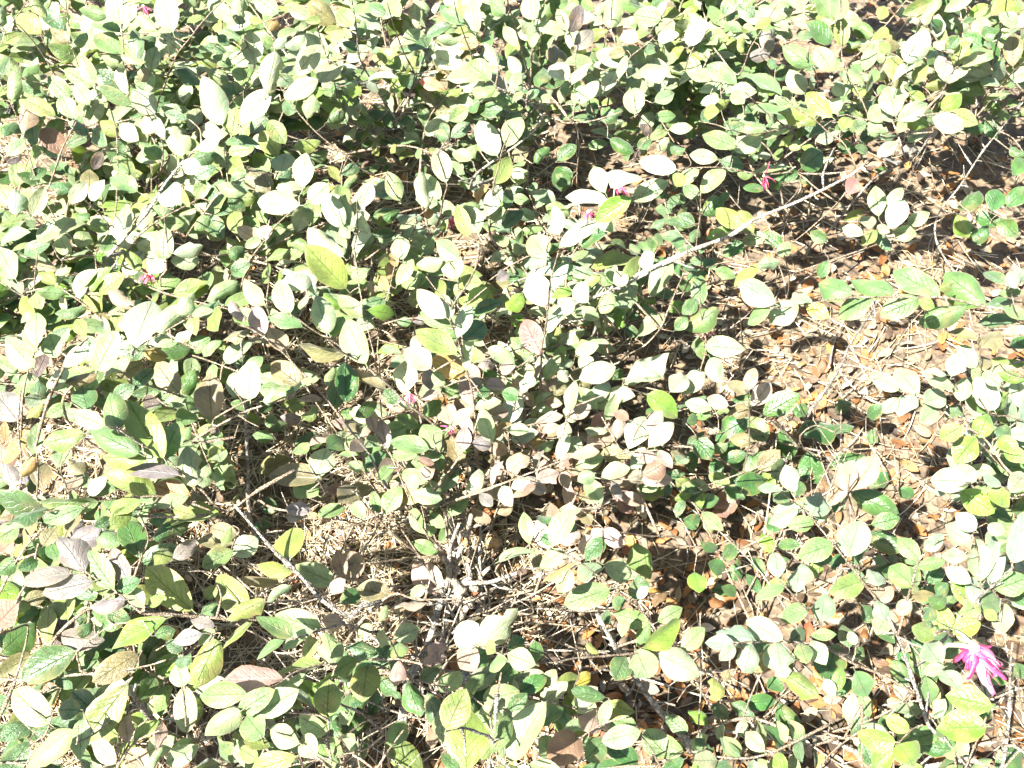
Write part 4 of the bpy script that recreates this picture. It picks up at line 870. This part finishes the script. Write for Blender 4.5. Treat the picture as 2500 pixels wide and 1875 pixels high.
# ------------------------------------------------------------------ gnarled crown of the middle shrub
def lump(c, r, seed, squash=(1, 1, 1), nu=9, nv=7):
    v, f = [], []
    for i in range(nv + 1):
        th = math.pi * i / nv
        for j in range(nu):
            ph = 2 * math.pi * j / nu
            d = Vector((math.sin(th) * math.cos(ph), math.sin(th) * math.sin(ph), math.cos(th)))
            k = 1 + .38 * mnoise.noise(d * 1.7 + Vector((seed, 0, 0)))
            v.append(c + Vector((d.x * squash[0], d.y * squash[1], d.z * squash[2])) * r * k)
    for i in range(nv):
        for j in range(nu):
            a = i * nu + j; b2 = i * nu + (j + 1) % nu; f.append((a, b2, b2 + nu, a + nu))
    return v, f
V, F = [], []
def hpix(x, y, t='H'): return TILE[t][0] + x * K, TILE[t][1] + y * K
tb = Tubes(); tb.origin = SHRUB[4].location.copy()
def knot(c, r, seed):
    v, f = lump(c, r, seed, (1.1, .85, .8), 16, 12)
    v = [c + (q - c) * (1 + .30 * mnoise.noise(q * 190) + .18 * mnoise.noise(q * 420)) for q in v]
    n0_ = len(tb.v); tb.v += v; tb.f += [tuple(n0_ + a for a in q) for q in f]; tb.m += [0] * len(f)
for i, (x, y, h, r) in enumerate(((74, 24, .10, .007), (81, 14, .13, .007), (72, 37, .09, .009), (77, 50, .07, .011), (68, 47, .06, .009), (86, 49, .07, .008), (83, 58, .045, .010), (65, 27, .10, .005), (90, 57, .05, .007))):
    knot(at(*hpix(x, y), h), r * .8, i * 3.7)
for (x, y, h, x2, y2, h2, r) in ((74, 24, .10, 71, 4, .15, .0032), (81, 14, .13, 84, 2, .17, .0028), (72, 37, .09, 66, 30, .12, .0034), (72, 37, .09, 78, 22, .12, .0042), (77, 50, .07, 72, 36, .09, .0052), (77, 50, .07, 84, 42, .10, .0026),
                                 (86, 49, .07, 81, 33, .10, .0022), (68, 47, .06, 60, 56, .03, .0036), (83, 58, .045, 78, 75, .0, .0046), (83, 58, .045, 94, 66, .0, .0036), (65, 27, .10, 61, 22, .115, .0028), (77, 50, .07, 70, 66, .0, .0055), (74, 24, .10, 69, 15, .13, .0020), (90, 57, .05, 97, 52, .08, .0018), (81, 14, .13, 90, 8, .15, .0018), (86, 49, .07, 96, 36, .11, .0020)):
    a_, b_ = at(*hpix(x, y), h), at(*hpix(x2, y2), h2)
    tb.tube([a_, a_.lerp(b_, .5) + Vector((rnd.uniform(-.004, .004), rnd.uniform(-.004, .004), rnd.uniform(-.003, .003))), b_], r * 1.15, r * .85, 8, .2, .2)
tb.build('root_crown', [M_DEAD], SHRUB[4], tb.origin)
# cut stub crown of the front shrub, where the insect sits
tb = Tubes(); tb.origin = at(*hpix(80, 106), .16)
tb.tube([at(*hpix(90, 128), -.01), at(*hpix(90, 117), .06), at(*hpix(86, 110), .13), at(*hpix(79, 106), .16)], .0085, .0075, 9, .12)
tb.build('branch', [M_BARK], SHRUB[5], tb.origin)

# ------------------------------------------------------------------ flowers
def strap(base, d, length, width, droop, curl, seg=5):
    """one ribbon petal with thickness: returns verts, faces"""
    v, f = [], []
    s = d.cross(Vector((0, 0, 1)))
    s = s.normalized() if s.length > .05 else Vector((1, 0, 0))
    p = base.copy(); dd = d.normalized(); up = s.cross(dd)
    for i in range(seg + 1):
        t = i / seg; wd = width * (.45 + .55 * math.sin(math.pi * min(1, .15 + t * .75))) * .5
        tw = curl * t; sx = s * math.cos(tw) + up * math.sin(tw); th = up * .00012
        v += [p - sx * wd + th, p + sx * wd + th, p + sx * wd - th, p - sx * wd - th]
        dd = (dd + Vector((0, 0, -droop / seg)) + Vector((rnd.gauss(0, .14), rnd.gauss(0, .14), rnd.gauss(0, .14)))).normalized(); p = p + dd * (length / seg); up = s.cross(dd).normalized()
    for i in range(seg):
        a = i * 4
        for j in range(4): f.append((a + j, a + (j + 1) % 4, a + 4 + (j + 1) % 4, a + 4 + j))
    f.append((0, 3, 2, 1)); e = seg * 4; f.append((e, e + 1, e + 2, e + 3))
    return v, f
FLOWERS = [('B', 178, 117, .36, 8, 14, .017, (.2, -.3, -.7)), ('B', 160, 137, .34, 8, 10, .012, (.1, -.3, -.7)), ('B', 71, 141, .22, 4, 11, .014, (.2, -.3, -.5)),
           ('C', 53, 114, .30, 8, 9, .019, (.2, -.3, -.8)), ('D', 97, 12, .26, 3, 16, .016, (-.3, -.2, .0)), ('E', 44, 89, .26, 4, 13, .015, (.1, -.3, -.6)),
           ('E', 71, 111, .20, 4, 8, .012, (.0, -.3, -.3)), ('A', 93, 4, .40, 11, 8, .013, (.0, -.2, -.4)), ('F', 13, 18, .03, 8, 7, .010, (0, -.2, -.3)), ('F', 15, 48, .02, 8, 9, .012, (0, -.1, -.2)), ('E', 117, 58, .27, 4, 4, .012, (0, -.1, -.2))]
for (t, x, y, h, k, npet, ln, dr) in FLOWERS:
    c = at(*hpix(x, y, t), h + .035); root = SHRUB[k]; V, F, MI = [], [], []
    near = min(SP[k], key=lambda q: (q[0] - c).length)[0]
    tb = Tubes(); tb.tube([near, near.lerp(c, .6) + Vector((0, 0, .006)), c], .0006, .0008, 4, .1, 0, True)
    V += tb.v; F += tb.f; MI += [1] * len(tb.f)
    v, f = lump(c, .0022, x, nu=7, nv=5); b = len(V); V += v; F += [tuple(b + a for a in q) for q in f]; MI += [1] * len(f)
    for i in range(npet):
        d = Vector(dr) + Vector((rnd.gauss(0, .55), rnd.gauss(0, .4), rnd.gauss(0, .4)))
        v, f = strap(c, d.normalized(), ln * rnd.uniform(.8, 1.35), rnd.uniform(.0013, .0022), rnd.uniform(.2, .9), rnd.uniform(-1.5, 1.5)); b = len(V)
        V += v; F += [tuple(b + a for a in q) for q in f]; MI += [0] * len(f)
    me = new_mesh('flower', [q - root.location for q in V], F); me.materials.append(M_PETAL); me.materials.append(M_CALYX)
    me.polygons.foreach_set('material_index', MI)
    o = link('flower', me); o.parent = root; o.color = (.60, .075, .19, 1)
# the large one: each petal a mesh of its own
c = at(*hpix(190, 88, 'I'), .33); root = SHRUB[6]
near = min(SP[6], key=lambda q: (q[0] - at(*hpix(166, 88, 'I'), .30)).length)[0]
tb = Tubes(); tb.origin = c.copy(); tb.tube([near, at(*hpix(172, 86, 'I'), .325), c], .0016, .0022, 6, .1); tb.tube([at(*hpix(176, 76, 'I'), .32), at(*hpix(182, 80, 'I'), .33), c], .0012, .002, 6, .1)
for q in range(3):
    v, f = lump(c + Vector((rnd.uniform(-.003, .003), rnd.uniform(-.003, .003), rnd.uniform(-.002, .002))), .0042, q * 2.2, nu=7, nv=5); b = len(tb.v); tb.v += v; tb.f += [tuple(b + a for a in w_) for w_ in f]; tb.m += [0] * len(f)
fl = tb.build('flower', [M_CALYX], root, c)
fl['label'] = 'large magenta flower with broad drooping ribbon petals'
ends = [(208, 104), (210, 112), (205, 116), (201, 119), (197, 116), (211, 100), (204, 92), (200, 87), (173, 96), (178, 98), (184, 104), (189, 106), (207, 108), (203, 112), (195, 92), (190, 100), (212, 107), (199, 110), (200, 100), (196, 105), (204, 106), (208, 98), (192, 112), (203, 101), (206, 114)]
for i, (ex, ey) in enumerate(ends + [(ex * .7 + 190 * .3 + rnd.uniform(-3, 3), ey * .7 + 90 * .3 + rnd.uniform(-3, 3)) for ex, ey in ends[:16]]):
    e = at(*hpix(ex, ey, 'I'), .33 - rnd.uniform(.005, .03)); d = e - c
    v, f = strap(c, (d.normalized() + Vector((rnd.gauss(0, .12), rnd.gauss(-.05, .12), .12 + rnd.gauss(0, .10)))).normalized(), d.length * rnd.uniform(.9, 1.05), rnd.uniform(.0045, .0075), .45, rnd.uniform(-2.2, 2.2), 9)
    o = link('petal', new_mesh('petal', [q - c for q in v], f, M_PETAL)); o.parent = fl; o.color = rnd.choice(((.30, .03, .11, 1), (.36, .07, .16, 1), (.40, .13, .22, 1), (.33, .045, .13, 1), (.44, .24, .30, 1)))

# ------------------------------------------------------------------ litter on the ground
def put(px0, px1, py0, py1):
    px, py = rnd.uniform(px0, px1), rnd.uniform(py0, py1); return at(px, py, 0), px, py
V, F, T = [], [], []
STRAW_C = ((.42, .355, .24), (.36, .29, .18), (.28, .215, .13), (.47, .42, .31), (.20, .145, .08), (.40, .34, .23))
cnt = 0
while cnt < 12500:
    p, px, py = put(-200, 2700, -150, 2000)
    left = (1.0 if px < 1350 else .34 if py < 1050 else .16) * (1 if mnoise.noise(Vector((p.x * 7, p.y * 7, 8))) > -.15 else .35)
    if py < 350: left *= .6
    if rnd.random() > left: continue
    cnt += 1
    a = rnd.uniform(0, math.pi); ln = rnd.uniform(.02, .085); r = rnd.uniform(.0004, .0011)
    d = Vector((math.cos(a), math.sin(a), rnd.gauss(0, .16))); s = Vector((-d.y, d.x, 0)).normalized(); u = Vector((0, 0, 1))
    z = gz(p.x, p.y) + rnd.uniform(.001, .016); b = len(V); bend = rnd.gauss(0, .12); col = rnd.choice(STRAW_C); kk = rnd.uniform(.8, 1.15)
    for i in range(4):
        t = i / 3 - .5; q = Vector((p.x, p.y, z)) + d * (ln * t) + s * (bend * ln * (t * t - .1)); rr = r * (1 - .5 * abs(t))
        V += [q + s * rr - u * rr * .4, q - s * rr - u * rr * .4, q + u * rr]; T += [tuple(cc * kk for cc in col)] * 3
    for i in range(3):
        q = b + i * 3
        for j in range(3): F.append((q + j, q + (j + 1) % 3, q + 3 + (j + 1) % 3, q + 3 + j))
o = link('straw_litter', new_mesh('straw_litter', V, F, M_STRAW, True, None, T))
tag(o, 'pale dry straw and needles strewn over the ground', 'straw', kind='stuff')

V, F, T = [], [], []
CHIP_C = ((.24, .185, .115), (.17, .118, .068), (.34, .285, .20), (.26, .115, .04), (.10, .066, .04), (.20, .145, .088), (.42, .36, .26), (.32, .165, .055))
for _ in range(10500):
    p, px, py = put(-200, 2700, -150, 2000)
    if px < 1000 and rnd.random() < .45: continue
    a = rnd.uniform(0, 6.28); ln = rnd.uniform(.005, .019); wd = ln * rnd.uniform(.3, .75)
    y = Vector((math.cos(a), math.sin(a), rnd.gauss(0, .3))).normalized(); nn = Vector((rnd.gauss(0, .4), rnd.gauss(0, .4), 1)); nn = (nn - y * nn.dot(y)).normalized(); x = y.cross(nn)
    z = gz(p.x, p.y) + rnd.uniform(.001, .012); c0 = Vector((p.x, p.y, z)); b = len(V); cu = rnd.uniform(-.35, .5); kk = rnd.uniform(.55, 1.1) * (1 if px < 1350 else .6 if py < 1000 else .38); col = rnd.choice(CHIP_C)  # fragments on the right tinted darker, ground shade put into their colour
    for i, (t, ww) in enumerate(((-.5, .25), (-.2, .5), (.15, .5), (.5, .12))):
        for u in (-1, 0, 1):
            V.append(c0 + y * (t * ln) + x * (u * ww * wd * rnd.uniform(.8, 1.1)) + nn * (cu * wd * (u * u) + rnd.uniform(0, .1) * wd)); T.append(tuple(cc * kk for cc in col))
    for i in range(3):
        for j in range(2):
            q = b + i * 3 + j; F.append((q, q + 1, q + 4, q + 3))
for _ in range(2600):
    p, px, py = put(1050, 2700, 180, 2000)
    if rnd.random() > (.95 if py > 1150 else .8): continue
    cl = mnoise.noise(Vector((p.x * 9, p.y * 9, 2.2)))
    if cl < -.25 and rnd.random() < .7: continue
    v, f, uv = SHAPES[rnd.randrange(24)]; b = len(V); a = rnd.uniform(0, 6.28); ln = rnd.uniform(.013, .030)
    y = Vector((math.cos(a), math.sin(a), rnd.gauss(0, .25))).normalized(); nn = Vector((rnd.gauss(0, .45), rnd.gauss(0, .45), 1)); nn = (nn - y * nn.dot(y)).normalized()
    mt = leaf_matrix(Vector((p.x, p.y, gz(p.x, p.y) + rnd.uniform(.004, .016))), y.cross(nn), y, nn, ln * rnd.uniform(.35, .6), ln)
    col = rnd.choice(((.26, .105, .03), (.32, .145, .042), (.19, .085, .032), (.24, .17, .10), (.32, .25, .165), (.13, .08, .045), (.09, .055, .034))); kk = rnd.uniform(.5, 1.0) * (.62 if py > 1100 else .8)  # nearer leaf pieces tinted deeper to stand in for shade
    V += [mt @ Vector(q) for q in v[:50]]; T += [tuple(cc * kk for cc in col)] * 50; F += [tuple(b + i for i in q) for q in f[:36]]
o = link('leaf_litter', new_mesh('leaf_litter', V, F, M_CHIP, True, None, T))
tag(o, 'crumbled brown leaf fragments and bark chips covering the soil', 'litter', kind='stuff')

# dry leaves that can be told apart
dry_shapes = []
for i in range(8):
    v, f, uv = leaf_shape(gs.uniform(.9, 1.1), gs.uniform(.7, .95), R(gs.uniform(8, 40)), gs.uniform(-.1, .35), gs.uniform(.05, .22), gs.uniform(-.6, .6), 1 if i > 5 else 0, 40 + i, gs.uniform(0, .3))
    dry_shapes.append(new_mesh('fallen_leaf', v, f, M_DRY, True, uv))
DRYC = ((.23, .095, .026), (.30, .14, .036), (.16, .060, .018), (.19, .14, .075), (.26, .20, .125), (.12, .075, .038), (.33, .28, .195))
HUE = ('orange brown', 'bright orange', 'dark rust', 'olive tan', 'pale tan', 'dull brown', 'bleached cream')
def fallen(px, py, ci, spot, ln=None):
    p = at(px, py, 0); a = rnd.uniform(0, 6.28); ln = ln or rnd.uniform(.018, .036)
    y = Vector((math.cos(a), math.sin(a), rnd.gauss(0, .18))).normalized(); nn = Vector((rnd.gauss(0, .35), rnd.gauss(0, .35), 1)); nn = (nn - y * nn.dot(y)).normalized()
    o = bpy.data.objects.new('fallen_leaf', rnd.choice(dry_shapes)); C.objects.link(o)
    o.matrix_world = leaf_matrix(Vector((p.x, p.y, gz(p.x, p.y) + rnd.uniform(.006, .016))), y.cross(nn), y, nn, ln * rnd.uniform(.38, .55), ln)
    c = DRYC[ci]; k = rnd.uniform(.85, 1.15); o.color = (c[0] * k, c[1] * k, c[2] * k, 1)
    tag(o, HUE[ci] + ' dead leaf lying ' + spot, 'fallen leaf', HUE[ci] + ' dead leaves ' + spot)
SPOTS = ((1330, 1700, 1560, 1865, 'under the large pointed leaves at the bottom edge', 30), (1700, 2060, 1560, 1865, 'beside the pale branch lying on the ground', 36),
         (2060, 2480, 1560, 1865, 'around the forked grey stem by the magenta flower', 30), (1330, 1700, 1250, 1560, 'in the shade right of the cut crown', 20),
         (1700, 2100, 1290, 1560, 'under the silvery leaf row of the forked shrub', 22), (1620, 1980, 640, 980, 'left of the slanting grey stem on open mulch', 24),
         (1980, 2320, 640, 980, 'below the straight row of paired leaves', 26), (1900, 2400, 430, 640, 'above the straight row of paired leaves', 14),
         (100, 640, 1350, 1865, 'under the mauve leaved shrub on straw', 18), (640, 1250, 1000, 1500, 'on the straw left of the cut crown', 20))
for (x0, x1, y0, y1, spot, cnt) in SPOTS:
    for i in range(cnt):
        fallen(rnd.uniform(x0, x1), rnd.uniform(y0, y1), rnd.choice((0, 0, 1, 1, 2, 3, 4, 5, 6) if y0 > 1200 else (0, 2, 3, 3, 4, 5, 6)), spot)
# bare twigs lying on the litter
for (x0, x1, y0, y1, spot, cnt) in ((650, 1250, 560, 1000, 'on the bright straw behind the upright stems', 6), (650, 1250, 1000, 1840, 'on the straw around the cut crown', 9),
                                    (1330, 1800, 560, 1200, 'on the mulch near the thick white branch', 6), (1800, 2350, 560, 1200, 'on open mulch by the slanting grey stem', 8),
                                    (1400, 2350, 1250, 1840, 'among orange leaves near the forked shrub', 10)):
  for i in range(cnt):
    px, py = rnd.uniform(x0, x1), rnd.uniform(y0, y1)
    p = at(px, py, 0); a = rnd.uniform(0, 6.28); d = Vector((math.cos(a), math.sin(a), 0)); ln = rnd.uniform(.05, .17); r = rnd.uniform(.0008, .0019)
    tb = Tubes(); c0 = Vector((p.x, p.y, .016)); tb.origin = c0
    m1 = c0 + d * ln * .5 + Vector((rnd.uniform(-.012, .012), rnd.uniform(-.012, .012), rnd.uniform(0, .012)))
    tb.tube([c0, m1, c0 + d * ln + Vector((0, 0, rnd.uniform(-.006, .012)))], r, r * .6, 5, .15, .15)
    nb = rnd.randint(0, 3)
    for _ in range(nb):
        tb.tube([m1, m1 + (d + Vector((rnd.gauss(0, .8), rnd.gauss(0, .8), rnd.uniform(-.1, .3)))).normalized() * rnd.uniform(.015, .05)], r * .6, r * .4, 4, .15)
    o = tb.build('fallen_twig', [M_DEAD], None, c0)
    look = ('forked' if nb else 'single') + (' long' if ln > .11 else ' short')
    tag(o, look + ' dead twig lying ' + spot, 'twig', look + ' dead twigs ' + spot)

# tan nut beside the pale stem
c = at(*hpix(99, 20), .012)
v, f = lump(c, .009, .3, (1.25, .9, .85), 12, 9)
o = link('nut', new_mesh('nut', [q - c for q in v], f, M_NUT)); o.location = c
tag(o, 'smooth rounded tan nut on the litter behind the upright white stem', 'nut')

# insect on the grey stub
c = at(*hpix(87, 111), .158)
ins = bpy.data.objects.new('insect', None); C.objects.link(ins); ins.location = c; ins.empty_display_size = .01
tag(ins, 'small black winged insect clinging to the cut grey stub by the big yellow green leaves', 'insect')
V, F = [], []
ax = Vector((-.45, -.55, -.35)).normalized()
for i, (t, r) in enumerate(((0.0, .0013), (.0030, .0019), (.0075, .0016), (.0105, .0012))):
    v, f = lump(ax * t + Vector((0, -.002, .003)), r, i, (1, 1, 1), 8, 6); b = len(V); V += v; F += [tuple(b + a for a in q) for q in f]
o = link('body', new_mesh('body', V, F, M_INSECT)); o.parent = ins
for s in (-1, 1):
    side = ax.cross(Vector((0, -.6, .8))).normalized() * s
    p0 = ax * .003 + Vector((0, -.003, .0045)); d = (ax + side * .28).normalized(); v = []
    for (t, wl, wr) in ((0, .0002, .0002), (.004, .0011, .0009), (.009, .0020, .0012), (.0135, .0016, .001), (.016, .0003, .0003)):
        q = p0 + d * t; v += [q + side * wl, q - side * wr]
    f = [(i * 2, i * 2 + 1, i * 2 + 3, i * 2 + 2) for i in range(4)]
    o = link('wing', new_mesh('wing', v, f, M_WING)); o.parent = ins
    for j in range(3):
        tb = Tubes(); b0 = ax * (.001 + .0018 * j) + Vector((0, -.002, .003)); dirn = (side + ax * (.5 * (j - 1))).normalized()
        tb.tube([b0, b0 + dirn * .0035 + Vector((0, -.001, .0015)), b0 + dirn * .006 + Vector((0, .001, -.0025))], .00028, .0002, 4, .05)
        tb.build('leg', [M_INSECT], ins, ins.location.copy()).location = (0, 0, 0)
print('leaves', NLEAF, {k: len(v) for k, v in SPARE.items() if v}, 'objects', len(bpy.data.objects))
